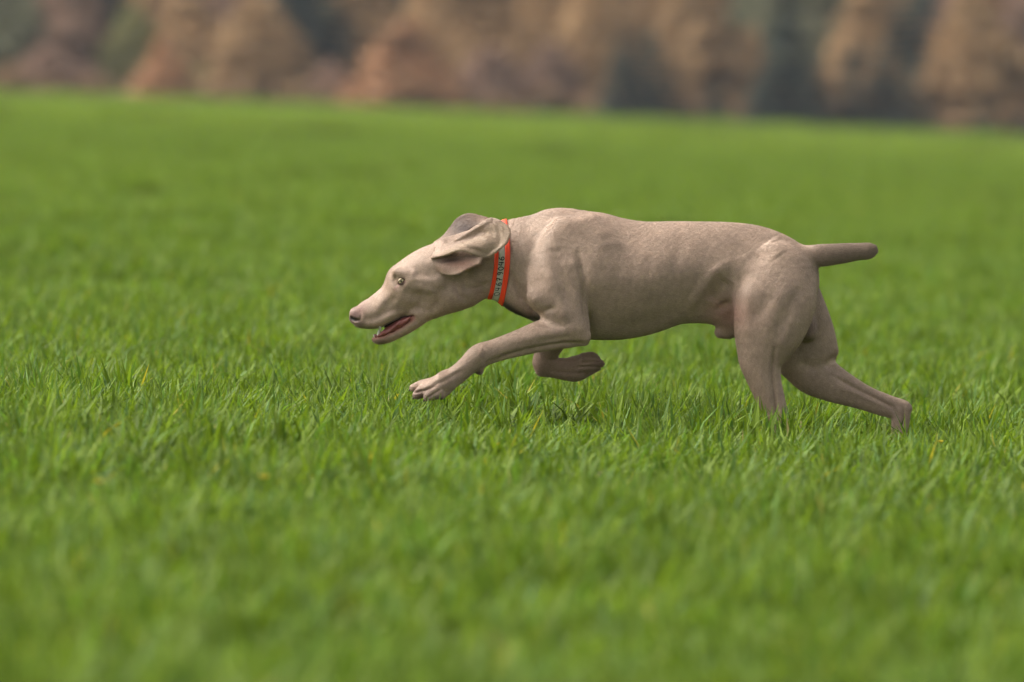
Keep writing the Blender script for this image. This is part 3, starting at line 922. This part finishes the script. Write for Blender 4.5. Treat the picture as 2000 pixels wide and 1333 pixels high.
def sample_grid(grid, P):
    F, lo, vox = grid
    g = (P - lo) / vox
    i = np.clip(np.floor(g).astype(int), 0, np.array(F.shape) - 2); t = g - i
    out = 0
    for a in (0, 1):
        for b in (0, 1):
            for c in (0, 1):
                w = (t[:, 0] if a else 1 - t[:, 0]) * (t[:, 1] if b else 1 - t[:, 1]) * (t[:, 2] if c else 1 - t[:, 2])
                out = out + w * F[i[:, 0] + a, i[:, 1] + b, i[:, 2] + c]
    return out

def build_collar(V, N):
    """band that follows the neck; u runs round, t across its width"""
    root = empty('collar', (0, 0, 0))
    tag(root, 'neon orange dog collar with grey reflective strip and handwritten number', 'collar')
    nu = 96
    def radius_at(t, ph):
        # the neck's own cross section, without the ear: march the smooth trunk
        return None
    ph = np.linspace(0, 2 * math.pi, nu, endpoint=False)
    ts = np.linspace(0, 1, 13)
    def point(t, a, lift):
        # a = 0 top, pi/2 near side, pi bottom
        xc = 966 + 30.5 * t
        t2 = (xc - 935) / 45.0
        cy = np.interp(xc, [935, 980, 1020], [516, 506, 508])
        r = np.interp(xc, [935, 980, 1020], [69, 73.2, 86]); w = np.interp(xc, [935, 980, 1020], [43, 48, 57])
        u = np.cos(a)
        we = w * (1 - 0.28 * np.clip(u, 0, 1) ** 1.5 - 0.3 * np.clip(-u, 0, 1) ** 1.5)
        y = cy - (r + lift) * u
        d = -(we + lift) * np.sin(a)
        x = xc + 0.0564 * (508 - y) - 0.0019 * (508 - y) ** 2
        return x, d, y
    # shrink or grow onto the real surface of the body
    from mathutils.bvhtree import BVHTree
    k = np.nonzero((V[:, 0] > 930) & (V[:, 0] < 1040))[0]
    def wrap(t, a, lift):
        x, d, y = point(t, a, 0.0)
        c = np.array([x, 0.0, 508.0]); dirv = np.array([0.0, d, y - 508.0]); L = np.linalg.norm(dirv); dirv /= L
        P = c + dirv * np.linspace(0.6, 1.25, 60)[:, None] * L
        f = trunk_only(P)
        j = np.nonzero(f > 0)[0]
        j = j[0] if len(j) else 30
        p = c + dirv * (0.6 + 0.65 * j / 59) * L
        return p + dirv * lift
    def trunk_only(P):
        f = np.full(len(P), BIG, np.float32)
        f = U(P, f, [(885, 528, 64, 38, 0), (935, 516, 69, 43, 0), (980, 506, 73, 48, 0), (1020, 508, 86, 57, 0), (1058, 514, 104, 68, 0)], 6, 4, 0.28, 0.3)
        f = U(P, f, [(985, 545, 40, 36, 0), (1015, 570, 42, 42, 0), (1045, 592, 34, 44, 0), (1100, 610, 40, 50, 0)], 14)
        return f
    base = np.zeros((len(ts), nu, 3))
    for i, t in enumerate(ts):
        for j, a in enumerate(ph):
            base[i, j] = wrap(t, a, 2.4)
    # smooth round the ring
    for _ in range(10):
        base = 0.5 * base + 0.25 * (np.roll(base, 1, 1) + np.roll(base, -1, 1))
    def band(name, i0, i1, m, lift, thick=1.6):
        n = i1 - i0 + 1
        cen = base.mean((0, 1)); 
        out = base[i0:i1 + 1] - cen; rad_ = out.copy(); rad_[..., 0] = 0; rad_ /= np.linalg.norm(rad_, axis=-1, keepdims=True)
        A = base[i0:i1 + 1] + rad_ * lift; B_ = base[i0:i1 + 1] + rad_ * (lift - thick)
        Vv = np.concatenate([A.reshape(-1, 3), B_.reshape(-1, 3)]); F = []
        M = n * nu
        for i in range(n - 1):
            for j in range(nu):
                q = (i * nu + j, i * nu + (j + 1) % nu, (i + 1) * nu + (j + 1) % nu, (i + 1) * nu + j)
                F.append(q); F.append(tuple(M + z for z in q[::-1]))
        for j in range(nu):
            jj = (j + 1) % nu
            F.append((jj, j, M + j, M + jj)); e = (n - 1) * nu
            F.append((e + j, e + jj, M + e + jj, M + e + j))
        return mesh_obj(name, W(Vv), F, m, root)
    org = simple_mat('neon_orange_webbing', (0.82, 0.060, 0.018, 1), 0.5, 0.4, 0.12, 500)
    b = org.node_tree.nodes['Principled BSDF']
    gre = simple_mat('reflective_strip', (0.42, 0.42, 0.38, 1), 0.35, 0.6, 0.12, 300)
    ink = simple_mat('marker_ink', (0.012, 0.014, 0.014, 1), 0.5, 0.3, 0.1, 100)
    band('orange_edge', 0, 3, org, 0.5, 2.6); band('orange_edge', 8, 12, org, 0.5, 2.6)
    band('reflective_strip', 3, 8, gre, 0.1, 2.0)
    # handwriting: digits written along the strap, reading upwards
    D = {'0': [[(.5, 1), (.15, .75), (.1, .35), (.4, 0), (.75, .2), (.85, .65), (.5, 1)]],
         '4': [[(.35, 1), (.1, .45), (.8, .4)], [(.75, .95), (.6, .05)]],
         '6': [[(.75, 1), (.3, .7), (.1, .3), (.4, 0), (.8, .2), (.65, .5), (.2, .4)]],
         '7': [[(.1, .9), (.85, 1), (.45, .45), (.3, 0)], [(.3, .5), (.75, .55)]],
         '9': [[(.8, .75), (.5, 1), (.15, .75), (.4, .5), (.8, .7)], [(.8, .85), (.7, .3), (.4, 0)]]}
    text = '04679046'
    cen = base.mean((0, 1))
    # angles on the near side, bottom (about py 575) to the middle (about py 505)
    def strap(u, v):
        """u: py along the near side, v: 0..1 across the grey strip towards the left edge"""
        fi = 3.4 + 4.1 * v
        i = int(fi); fr = fi - i
        ring = base[i] * (1 - fr) + base[min(i + 1, 12)] * fr
        near = ring[1:nu // 2]
        p = np.array([np.interp(u, near[:, 2], near[:, k]) for k in range(3)])
        out = p - cen; out[0] = 0; out /= np.linalg.norm(out)
        return p, out
    Vv = []; F = []
    y0 = 577.0; step = 9.6
    rng = random.Random(4)
    for ci, ch in enumerate(text):
        yb = y0 - ci * step - (2 if ci > 3 else 0)
        sz = 8.2 + rng.uniform(-.5, .7)
        for st in D[ch]:
            pts = catmull([(p[0], p[1], 0) for p in st], 4) if len(st) > 2 else np.array([(p[0], p[1], 0) for p in st])
            prev = None
            P2 = []
            for (cx, cy, _) in pts:
                u = yb - cx * sz + cy * 1.0; v = 1 - (cy * 0.98 + 0.02)
                # the characters' tops point to the left edge of the strap
                P2.append((u, v))
            for a_, b_ in zip(P2[:-1], P2[1:]):
                pa, oa = strap(*a_); pb, ob = strap(*b_)
                t = pb - pa; L = np.linalg.norm(t)
                if L < 1e-3: continue
                t /= L; s = np.cross(t, oa); s /= np.linalg.norm(s)
                hw = 0.9
                q = [pa - t * .3 - s * hw + oa * .45, pa - t * .3 + s * hw + oa * .45, pb + t * .3 + s * hw + ob * .45, pb + t * .3 - s * hw + ob * .45]
                z = len(Vv); Vv += q; Vv += [x - oa * .5 for x in q]
                F += [(z, z + 1, z + 2, z + 3), (z + 7, z + 6, z + 5, z + 4), (z, z + 4, z + 5, z + 1), (z + 1, z + 5, z + 6, z + 2), (z + 2, z + 6, z + 7, z + 3), (z + 3, z + 7, z + 4, z)]
    o = mesh_obj('handwritten_number', W(np.array(Vv)), F, ink, root, smooth=False)
    return root

root, V, N, Q, grid = build_dog()
build_collar(V, N)
print('dog', time.time() - T0)

# ------------------------------------------------------------------ short coat: fine hairs lying along the body
def build_hair(root, V, N, Q, count=620000):
    rng = np.random.default_rng(5)
    body = [o for o in root.children if o.name.startswith('body')][0]
    colr = np.empty(len(V) * 4, np.float32); body.data.color_attributes['coat'].data.foreach_get('color', colr); colr = colr.reshape(-1, 4)
    a, b, c, d = (V[Q[:, i]] for i in range(4))
    area = np.linalg.norm(np.cross(c - a, d - b), axis=1)
    cen = V[Q].mean(1)
    skip = (np.hypot(cen[:, 0] - 784, cen[:, 2] - 549) < 8) | (np.hypot(cen[:, 0] - 693, cen[:, 2] - 617) < 13.5)
    dm, _ = seg_dist(cen[:, 0], cen[:, 2], [(806, 619), (783, 631), (761, 641), (735, 652)])
    skip |= dm < 8
    uu = 508 - cen[:, 2]; tt = (cen[:, 0] - 966 - 0.0564 * uu + 0.0019 * uu ** 2) / 30.5
    skip |= (tt > 0.02) & (tt < 0.98) & (cen[:, 1] > -54) & (cen[:, 2] > 425) & (cen[:, 2] < 590)
    area[skip] = 0
    cdf = np.cumsum(area); f = np.searchsorted(cdf, rng.random(count) * cdf[-1])
    u = rng.random((count, 1)); v = rng.random((count, 1))
    Pp = (a[f] * (1 - u) + b[f] * u) * (1 - v) + (d[f] * (1 - u) + c[f] * u) * v
    nn = N[Q[f, 0]]
    sg = 1.0
    x, y = Pp[:, 0], Pp[:, 2]
    CT = np.array([(700, 610, .8, -.5), (780, 560, .8, -.5), (840, 500, .8, -.5), (860, 580, .9, -.3), (930, 520, .9, .1), (960, 460, .8, -.3), (1020, 480, .9, .35),
                   (1040, 580, .4, .9), (1110, 430, 1, .2), (1100, 520, .5, .8), (1120, 620, .2, 1), (1040, 655, -.9, .35), (950, 690, -.9, .45), (860, 745, -.9, .5),
                   (1110, 725, 1, .1), (1200, 450, 1, .12), (1200, 560, 1, .2), (1200, 640, 1, .15), (1330, 450, 1, .1), (1330, 560, 1, .15), (1400, 580, .8, .5),
                   (1450, 450, 1, .25), (1450, 540, .6, .8), (1530, 480, .8, .6), (1520, 560, .3, 1), (1470, 640, .2, 1), (1550, 620, -.2, 1), (1500, 740, .25, 1),
                   (1520, 810, .2, 1), (1650, 495, 1, .0), (1610, 620, .3, 1), (1590, 710, .6, .8), (1660, 760, .9, .45), (1760, 800, .8, .6)])
    dist2 = (x[:, None] - CT[:, 0]) ** 2 + (y[:, None] - CT[:, 1]) ** 2 + 300
    wt = 1 / dist2 ** 2.2; wt /= wt.sum(1, keepdims=True)
    dirv = np.zeros((count, 3)); dirv[:, 0] = wt @ CT[:, 2]; dirv[:, 2] = wt @ CT[:, 3]
    dirv = dirv + rng.normal(0, 0.09, dirv.shape)
    dirv -= nn * (dirv * nn).sum(1, keepdims=True)
    dirv /= np.maximum(np.linalg.norm(dirv, axis=1, keepdims=True), 1e-6)
    L = (3.0 + 1.8 * rng.random((count, 1)))
    L[x < 860] *= 0.55
    L[(x > 1590) & (y < 530)] *= 2.0
    lift = 0.05 + 0.11 * rng.random((count, 1))
    p0 = Pp - nn * 0.3; p1 = Pp + dirv * L * 0.5 + nn * L * lift * 0.6; p2 = Pp + dirv * L + nn * L * lift * 0.75
    pts = np.stack([W(p0), W(p1), W(p2)], 1).reshape(-1, 3).astype(np.float32)
    cu = bpy.data.hair_curves.new('short_coat')
    cu.add_curves([3] * count)
    cu.points.foreach_set('position', pts.ravel())
    r = cu.attributes.new('radius', 'FLOAT', 'POINT')
    r.data.foreach_set('value', np.tile(np.array([0.00026, 0.00021, 0.00005], np.float32), count))
    ca = cu.attributes.new('coat', 'FLOAT_COLOR', 'CURVE')
    cc = colr[Q[f, 0]].copy(); cc[:, :3] *= (0.80 + 0.55 * rng.random((count, 1)))
    ca.data.foreach_set('color', cc.astype(np.float32).ravel())
    m, n, l, bs = mat('coat_hair')
    at = n.new('ShaderNodeAttribute'); at.attribute_name = 'coat'; at.attribute_type = 'GEOMETRY'
    l.new(at.outputs['Color'], bs.inputs['Base Color'])
    bs.inputs['Roughness'].default_value = 0.42; bs.inputs['Specular IOR Level'].default_value = 0.6
    cu.materials.append(m)
    o = bpy.data.objects.new('short_coat', cu); C.objects.link(o); o.parent = root
    tag(o, kind='stuff')
build_hair(root, V, N, Q)
print('hair', time.time() - T0)

# ------------------------------------------------------------------ trees behind the field
def crown_conifer(H, R, n, rng):
    t = 1 - np.sqrt(rng.random(n)) * 0.98; t = np.clip(t, 0.03, 0.985)
    whorl = np.round(t * H / 0.42) * 0.42 / H + rng.normal(0, 0.006, n)
    az = rng.random(n) * 6.283
    lobes = 1 + 0.22 * np.sin(az * 5 + np.floor(whorl * H / 0.42) * 2.4) + 0.15 * np.sin(az * 2 + 1.0)
    rr = R * (1 - t) ** 0.85 * lobes * (0.25 + 0.75 * np.sqrt(rng.random(n)))
    c = np.stack([rr * np.cos(az), rr * np.sin(az), whorl * H + 0.25 - 0.22 * rr], -1)
    out = np.stack([np.cos(az), np.sin(az), -0.25 + rng.normal(0, 0.15, n)], -1)
    side = np.stack([-np.sin(az), np.cos(az), rng.normal(0, 0.3, n)], -1)
    a = 0.20 * (0.6 + 0.8 * rng.random(n))[:, None]; b = 0.09 * (0.6 + 0.8 * rng.random(n))[:, None]
    return quad_cloud(c, out * a, side * b)

def crown_twiggy(H, R, n, rng, peak=0.35, cone=0.8):
    """loose twiggy crown: clumps carried on limbs, open between them"""
    m = max(20, n // 55)
    t = 0.03 + 0.96 * (1 - rng.random(m) ** 0.72)
    prof = np.where(t < peak, 0.55 + 0.45 * t / peak, np.clip(1 - (t - peak) / (1 - peak), 0, 1) ** cone)
    az = rng.random(m) * 6.283
    rr = R * prof * (0.3 + 0.7 * np.sqrt(rng.random(m)))
    cc = np.stack([rr * np.cos(az), rr * np.sin(az), t * H], -1)
    i = rng.integers(0, m, n)
    spread = (0.28 + 0.10 * R) * (1 - 0.5 * t[i, None])
    c = cc[i] + rng.normal(0, 1, (n, 3)) * spread * np.array([1, 1, 0.8]) * 0.6
    d1 = rng.normal(0, 1, (n, 3)) * 0.6 + np.array([0, 0, 0.5]); d1 /= np.linalg.norm(d1, axis=1, keepdims=True)
    d2 = np.cross(d1, rng.normal(0, 1, (n, 3))); d2 /= np.linalg.norm(d2, axis=1, keepdims=True)
    a = 0.19 * (0.5 + rng.random(n))[:, None]; b = 0.095 * (0.5 + rng.random(n))[:, None]
    return quad_cloud(c, d1 * a, d2 * b), cc

def quad_cloud(c, a, b):
    V = np.stack([c - a - b * .6, c + b, c + a + b * .2, c + a * .2 - b], 1).reshape(-1, 3)
    Q = np.arange(len(V)).reshape(-1, 4)
    return V, Q

def tube_mesh(paths, seg=6):
    V = []; F = []
    for pts in paths:
        z = len(V)
        for i, (p, r) in enumerate(pts):
            p = np.array(p); q = np.array(pts[min(i + 1, len(pts) - 1)][0]) - np.array(pts[max(i - 1, 0)][0]); q = q / max(np.linalg.norm(q), 1e-6)
            s_ = np.cross(q, (1, 0.2, 0.1)); s_ /= np.linalg.norm(s_); u_ = np.cross(q, s_)
            for k in range(seg):
                a = 6.2832 * k / seg; V.append(p + r * (s_ * math.cos(a) + u_ * math.sin(a)))
        for i in range(len(pts) - 1):
            for k in range(seg):
                F.append((z + i * seg + k, z + i * seg + (k + 1) % seg, z + (i + 1) * seg + (k + 1) % seg, z + (i + 1) * seg + k))
    return V, F

def foliage_mat(name, lo, hi, transl=0.25):
    m = bpy.data.materials.new(name); m.use_nodes = True
    nt = m.node_tree; n = nt.nodes; l = nt.links; b = n['Principled BSDF']; out = n['Material Output']
    oi = n.new('ShaderNodeObjectInfo'); tc = n.new('ShaderNodeTexCoord')
    nz = n.new('ShaderNodeTexNoise'); nz.inputs['Scale'].default_value = 0.9; nz.inputs['Detail'].default_value = 4
    l.new(tc.outputs['Object'], nz.inputs['Vector'])
    mr = n.new('ShaderNodeMapRange'); mr.inputs[1].default_value = 0.36; mr.inputs[2].default_value = 0.64
    l.new(nz.outputs[0], mr.inputs[0])
    mx = n.new('ShaderNodeMix'); mx.data_type = 'RGBA'; mx.inputs[6].default_value = lo + (1,); mx.inputs[7].default_value = hi + (1,)
    l.new(mr.outputs[0], mx.inputs[0])
    hs = n.new('ShaderNodeHueSaturation'); m2 = n.new('ShaderNodeMapRange'); m2.inputs[3].default_value = 0.86; m2.inputs[4].default_value = 1.14
    l.new(oi.outputs['Random'], m2.inputs[0]); l.new(m2.outputs[0], hs.inputs['Value']); l.new(mx.outputs[2], hs.inputs['Color'])
    l.new(hs.outputs[0], b.inputs['Base Color']); b.inputs['Roughness'].default_value = 0.8; b.inputs['Specular IOR Level'].default_value = 0.15
    tr = n.new('ShaderNodeBsdfTranslucent'); l.new(hs.outputs[0], tr.inputs['Color'])
    ms = n.new('ShaderNodeMixShader'); ms.inputs[0].default_value = transl
    l.new(b.outputs[0], ms.inputs[1]); l.new(tr.outputs[0], ms.inputs[2]); l.new(ms.outputs[0], out.inputs['Surface'])
    return m

KINDS = {   # name, crown colours dark / light
    'tan':   ('larch_tree', (0.32, 0.215, 0.115), (0.45, 0.305, 0.165)),
    'rust':  ('larch_tree', (0.33, 0.195, 0.11), (0.50, 0.285, 0.16)),
    'mauve': ('bare_tree', (0.27, 0.185, 0.14), (0.42, 0.28, 0.21)),
    'olive': ('broadleaf_tree', (0.19, 0.19, 0.075), (0.31, 0.30, 0.125)),
    'grey':  ('broadleaf_tree', (0.15, 0.16, 0.10), (0.25, 0.25, 0.155)),
    'dark':  ('conifer_tree', (0.032, 0.056, 0.050), (0.065, 0.098, 0.078)),
    'shrub': ('shrub', (0.24, 0.175, 0.10), (0.42, 0.27, 0.16)),
}
def make_protos():
    rng = np.random.default_rng(21)
    bark = simple_mat('bark', (0.11, 0.085, 0.065, 1), 0.9, 0.1, 0.35, 6)
    P = {}
    for key, (nm, lo, hi) in KINDS.items():
        fm = foliage_mat(key + '_foliage', lo, hi)
        P[key] = []
        for v in range(3):
            H = 6.0
            limbs = []
            if key == 'dark':
                Vc, Qc = crown_conifer(H, 1.55, 6500, rng)
                for k in range(14):
                    az = rng.random() * 6.283; z = 0.5 + 0.35 * k; R = 1.3 * (1 - z / H)
                    limbs.append([((0, 0, z), 0.03), ((R * math.cos(az) * .9, R * math.sin(az) * .9, z - 0.15 * R), 0.008)])
            else:
                par = {'tan': (2.0, .02, 1.0), 'rust': (2.0, .02, 1.0), 'mauve': (2.1, .2, .8), 'olive': (2.1, .10, .9), 'grey': (2.2, .3, .7), 'shrub': (3.2, .5, .4)}[key]
                (Vc, Qc), cc = crown_twiggy(H, par[0], 9500, rng, par[1], par[2])
                for k in range(0, min(len(cc), 60)):
                    c = cc[k]; z0 = max(0.3, c[2] - 0.35 * math.hypot(c[0], c[1]) - 0.3)
                    limbs.append([((0, 0, z0), 0.035), ((c[0] * .5, c[1] * .5, z0 * .45 + c[2] * .55), 0.02), (tuple(c), 0.006)])
            trunk = [((0, 0, -0.4), 0.16), ((0.02, 0, 0.4), 0.12), ((0.04, 0.03, H * .4), 0.085), ((0, 0.02, H * .75), 0.04), ((0, 0, H * .98), 0.01)]
            if key == 'shrub': trunk = [((0, 0, -0.3), 0.12), ((0.1, 0, H * .3), 0.08), ((0, 0, H * .8), 0.01)]
            Vt, Ft = tube_mesh([trunk] + limbs)
            ot = mesh_obj('trunk', Vt, Ft, bark); oc = mesh_obj('crown', Vc, Qc, fm, smooth=False)
            C.objects.unlink(ot); C.objects.unlink(oc)
            P[key].append((ot, oc))
    return P

FRONT = [  # px, py of the top, kind, half-width px, metres behind the field edge, label
    (28, -18, 'grey', 80, 3, 'grey-green leafy tree at the far left end of the tree line'),
    (92, 92, 'mauve', 62, 0, 'low mauve-brown bare thicket tree left of the dark gap in the trees'),
    (165, 128, 'mauve', 44, 0, 'small brown bare tree under the dark gap at the left'),
    (196, -70, 'dark', 60, 16, 'dark conifer filling the gap left of the olive-green tree'),
    (262, 6, 'olive', 62, 2, 'olive-green pointed tree just right of the dark gap'),
    (318, 78, 'rust', 48, 0, 'low orange-brown tree in front of the olive and tan trees'),
    (372, -8, 'tan', 78, 4, 'broad tan tree between the olive-green tree and the pointed ochre one'),
    (400, 122, 'olive', 38, 0, 'small olive bush-like tree left of the pointed ochre larch'),
    (505, -4, 'tan', 104, 1, 'tall pointed ochre larch, widest cone in the left half of the trees'),
    (590, -80, 'dark', 52, 18, 'tall dark conifer behind the right flank of the pointed ochre larch'),
    (645, 122, 'mauve', 42, 0, 'small mauve-brown tree between the ochre larch and the rust-red tree'),
    (655, 8, 'grey', 62, 9, 'hazy grey-green tree behind the small mauve-brown tree'),
    (712, -40, 'dark', 48, 15, 'dark conifer behind and left of the rust-red tree'),
    (788, 46, 'rust', 90, 1, 'rust-red cone-shaped tree left of centre'),
    (815, -60, 'grey', 60, 14, 'grey-green tree showing above the rust-red tree'),
    (865, 150, 'rust', 30, -1, 'small orange-red bush-like tree at the foot of the rust-red cone'),
    (930, -45, 'tan', 92, 6, 'large tan tree directly above the head of the dog'),
    (960, 90, 'mauve', 66, 1, 'mauve-brown bare tree in front of the large tan trees at the centre'),
    (1030, -60, 'tan', 84, 8, 'tall brown larch right of the large tan tree at the centre'),
    (1078, 82, 'mauve', 58, 1, 'pinkish-brown bare tree left of the pair of dark conifers'),
    (1066, 186, 'dark', 25, -1, 'tiny dark conifer alone at the field edge left of the conifer pair'),
    (1130, -20, 'tan', 70, 6, 'tan tree behind and left of the pair of dark conifers'),
    (1216, 72, 'dark', 46, 0, 'left dark conifer of the pair right of centre'),
    (1274, 54, 'dark', 56, 0, 'right and taller dark conifer of the pair right of centre'),
    (1338, -35, 'tan', 80, 3, 'tall tan larch just right of the pair of dark conifers'),
    (1400, 166, 'dark', 28, -1, 'little dark conifer at the field edge right of the tan larch'),
    (1424, -90, 'dark', 40, 14, 'dark conifer high behind the tan larches right of centre'),
    (1462, 60, 'tan', 50, 3, 'narrow tan tree left of the broad green-black conifer'),
    (1535, 18, 'dark', 66, 1, 'broad green-black conifer, tallest of the dark group at the right'),
    (1500, 130, 'dark', 48, -1, 'stout dark conifer at the left foot of the broad green-black one'),
    (1592, 118, 'dark', 40, -1, 'dark conifer at the right foot of the broad green-black one'),
    (1608, -30, 'mauve', 56, 9, 'greyish bare tree behind the gap right of the broad conifer'),
    (1668, 82, 'dark', 46, 0, 'slim pointed dark conifer in front of the brown larch at the right'),
    (1700, -40, 'tan', 82, 6, 'tan larch standing behind the row of dark conifers at the right'),
    (1728, 72, 'dark', 40, 1, 'middle dark conifer of the row before the right-hand tan larch'),
    (1785, 108, 'dark', 46, 0, 'rightmost dark conifer of the row before the right-hand tan larch'),
    (1745, 210, 'dark', 30, -2, 'tiny dark conifer bush at the field edge under the conifer row'),
    (1820, -70, 'dark', 50, 14, 'dark conifer behind the two brown larches at the right'),
    (1898, -14, 'tan', 100, 1, 'big orange-brown larch near the right edge, broadest on that side'),
    (1922, 196, 'dark', 28, -2, 'tiny dark conifer in front of the big orange-brown larch'),
    (1990, -10, 'mauve', 66, 5, 'brown bare tree cut by the right edge of the picture'),
    (2004, 216, 'dark', 26, -2, 'tiny dark conifer at the right edge of the picture'),
]
def build_trees():
    protos = make_protos(); rnd = random.Random(8)
    used = {}
    def put(key, x, y, z, h, r, label, group=None):
        v = rnd.randrange(3)
        e = empty(KINDS[key][0], (x, y, z))
        e.rotation_euler.z = rnd.random() * 6.283
        base_r = {'dark': 1.55, 'tan': 1.9, 'rust': 2.0, 'mauve': 2.1, 'olive': 2.1, 'grey': 2.2, 'shrub': 3.2}[key]
        e.scale = (r / base_r, r / base_r, h / 6.0)
        for src in protos[key][v]:
            c = src.copy(); C.objects.link(c); c.parent = e
        tag(e, label, {'conifer_tree': 'conifer', 'larch_tree': 'larch', 'bare_tree': 'tree', 'broadleaf_tree': 'tree', 'shrub': 'shrub'}[KINDS[key][0]], group)
    for px, py, key, hw, back, label in FRONT:
        if key in ('tan', 'olive', 'grey'): back += 5
        if key == 'mauve': back += 3
        if key == 'dark' and back <= 1: back -= 1; hw *= 1.12
        y = 350.5 + back; d = y + DIST
        x = (px - 1000) / FPX * d; top = HCAM - (py - VLINE) / FPX * d
        z = hill_z(x, y) - 0.05
        put(key, x, y, z, max(0.8, top - z), hw * (1.42 if key in ('tan', 'rust') else 1.25 if key != 'dark' else 1.1) * d / FPX, label)
    # low brush along the field edge
    for i in range(30):
        px = -330 + i * 88 + rnd.uniform(-22, 22)
        if 1180 < px < 1320 or 1480 < px < 1620: key = 'grey'
        y = 350.5 + rnd.uniform(0, 3); d = y + DIST; x = (px - 1000) / FPX * d
        put('shrub', x, y, hill_z(x, y) - 0.05, rnd.uniform(0.9, 1.7), rnd.uniform(0.9, 1.6),
            'low brown shrub among others along the far edge of the field', 'low shrubs along the field edge')
    # the wood on the slope behind
    def kind_at(px):
        zones = [(-900, 130, 'grey'), (130, 250, 'dark'), (250, 540, 'tan'), (540, 700, 'dark'), (700, 850, 'grey'), (850, 1400, 'tan'), (1400, 1460, 'dark'), (1460, 1620, 'grey'),
                 (1620, 1790, 'tan'), (1790, 1850, 'dark'), (1850, 3000, 'mauve')]
        for a, b, k in zones:
            if a <= px < b: break
        return k if rnd.random() < 0.8 else rnd.choice(['tan', 'mauve', 'grey', 'rust', k])
    words = {'tan': 'tan larch', 'mauve': 'mauve-brown bare tree', 'dark': 'dark conifer', 'grey': 'grey-green tree', 'rust': 'rust-brown larch', 'olive': 'olive tree'}
    for row, back in enumerate((9, 15, 23, 33)):
        n = 27
        for i in range(n):
            px = -420 + (i + 0.5 * (row % 2)) * 2840 / n + rnd.uniform(-30, 30)
            key = kind_at(px); y = 352 + back + rnd.uniform(-3, 3); d = y + DIST
            x = (px - 1000) / FPX * d
            put(key, x, y, hill_z(x, y) - 0.1, rnd.uniform(6.5, 9.0), rnd.uniform(2.6, 3.9),
                words[key] + ' in the dense wood on the slope behind the front trees', words[key] + ' growth in the wood on the slope')
build_trees()
print('trees', time.time() - T0)

# ------------------------------------------------------------------ a few yellow flowers in the crop
def build_flowers():
    pet = simple_mat('yellow_petal', (0.62, 0.44, 0.02, 1), 0.6, 0.3, 0.15, 200)
    stm = simple_mat('flower_stem', (0.09, 0.15, 0.03, 1), 0.6, 0.3, 0.2, 80)
    for px, py, r, label in ((515, 937, 0.010, 'small yellow flower in the blurred grass below and left of the running dog'),
                             (192, 945, 0.008, 'small yellow flower in the blurred grass near the left edge, the leftmost one'),
                             (1838, 866, 0.007, 'small yellow flower in the grass to the right of the hind feet')):
        d = HCAM
        dist = FPX * (HCAM + SLOPE * (px - 1000) / FPX * 13 - 0.012) / (py - VLINE)
        x = (px - 1000) / FPX * dist; y = dist - DIST; z0 = ground_z(x, y); zt = HCAM - (py - VLINE) / FPX * dist
        e = empty('yellow_flower', (x, y, z0)); tag(e, label, 'flower', 'yellow flowers in the crop')
        h = zt - z0
        V_, F_ = tube_mesh([[((0, 0, 0), 0.0012), ((0.004, 0.002, h * .5), 0.001), ((0, 0, h), 0.0008)]])
        mesh_obj('stem', V_, F_, stm, e)
        for k in range(6):
            a = k * 1.0472; c, s_ = math.cos(a), math.sin(a)
            pts = [(0, 0, 0), (r * .5, -r * .34, r * .42), (r * 1.0, -r * .25, r * .72), (r * 1.12, 0, r * .74), (r * 1.0, r * .25, r * .72), (r * .5, r * .34, r * .42), (r * .55, 0, r * .34)]
            Vp = [(p[0] * c - p[1] * s_, p[0] * s_ + p[1] * c, h + p[2]) for p in pts]
            mesh_obj('petal', Vp, [(0, 1, 6), (1, 2, 6), (2, 3, 6), (3, 4, 6), (4, 5, 6), (5, 0, 6)], pet, e)
build_flowers()
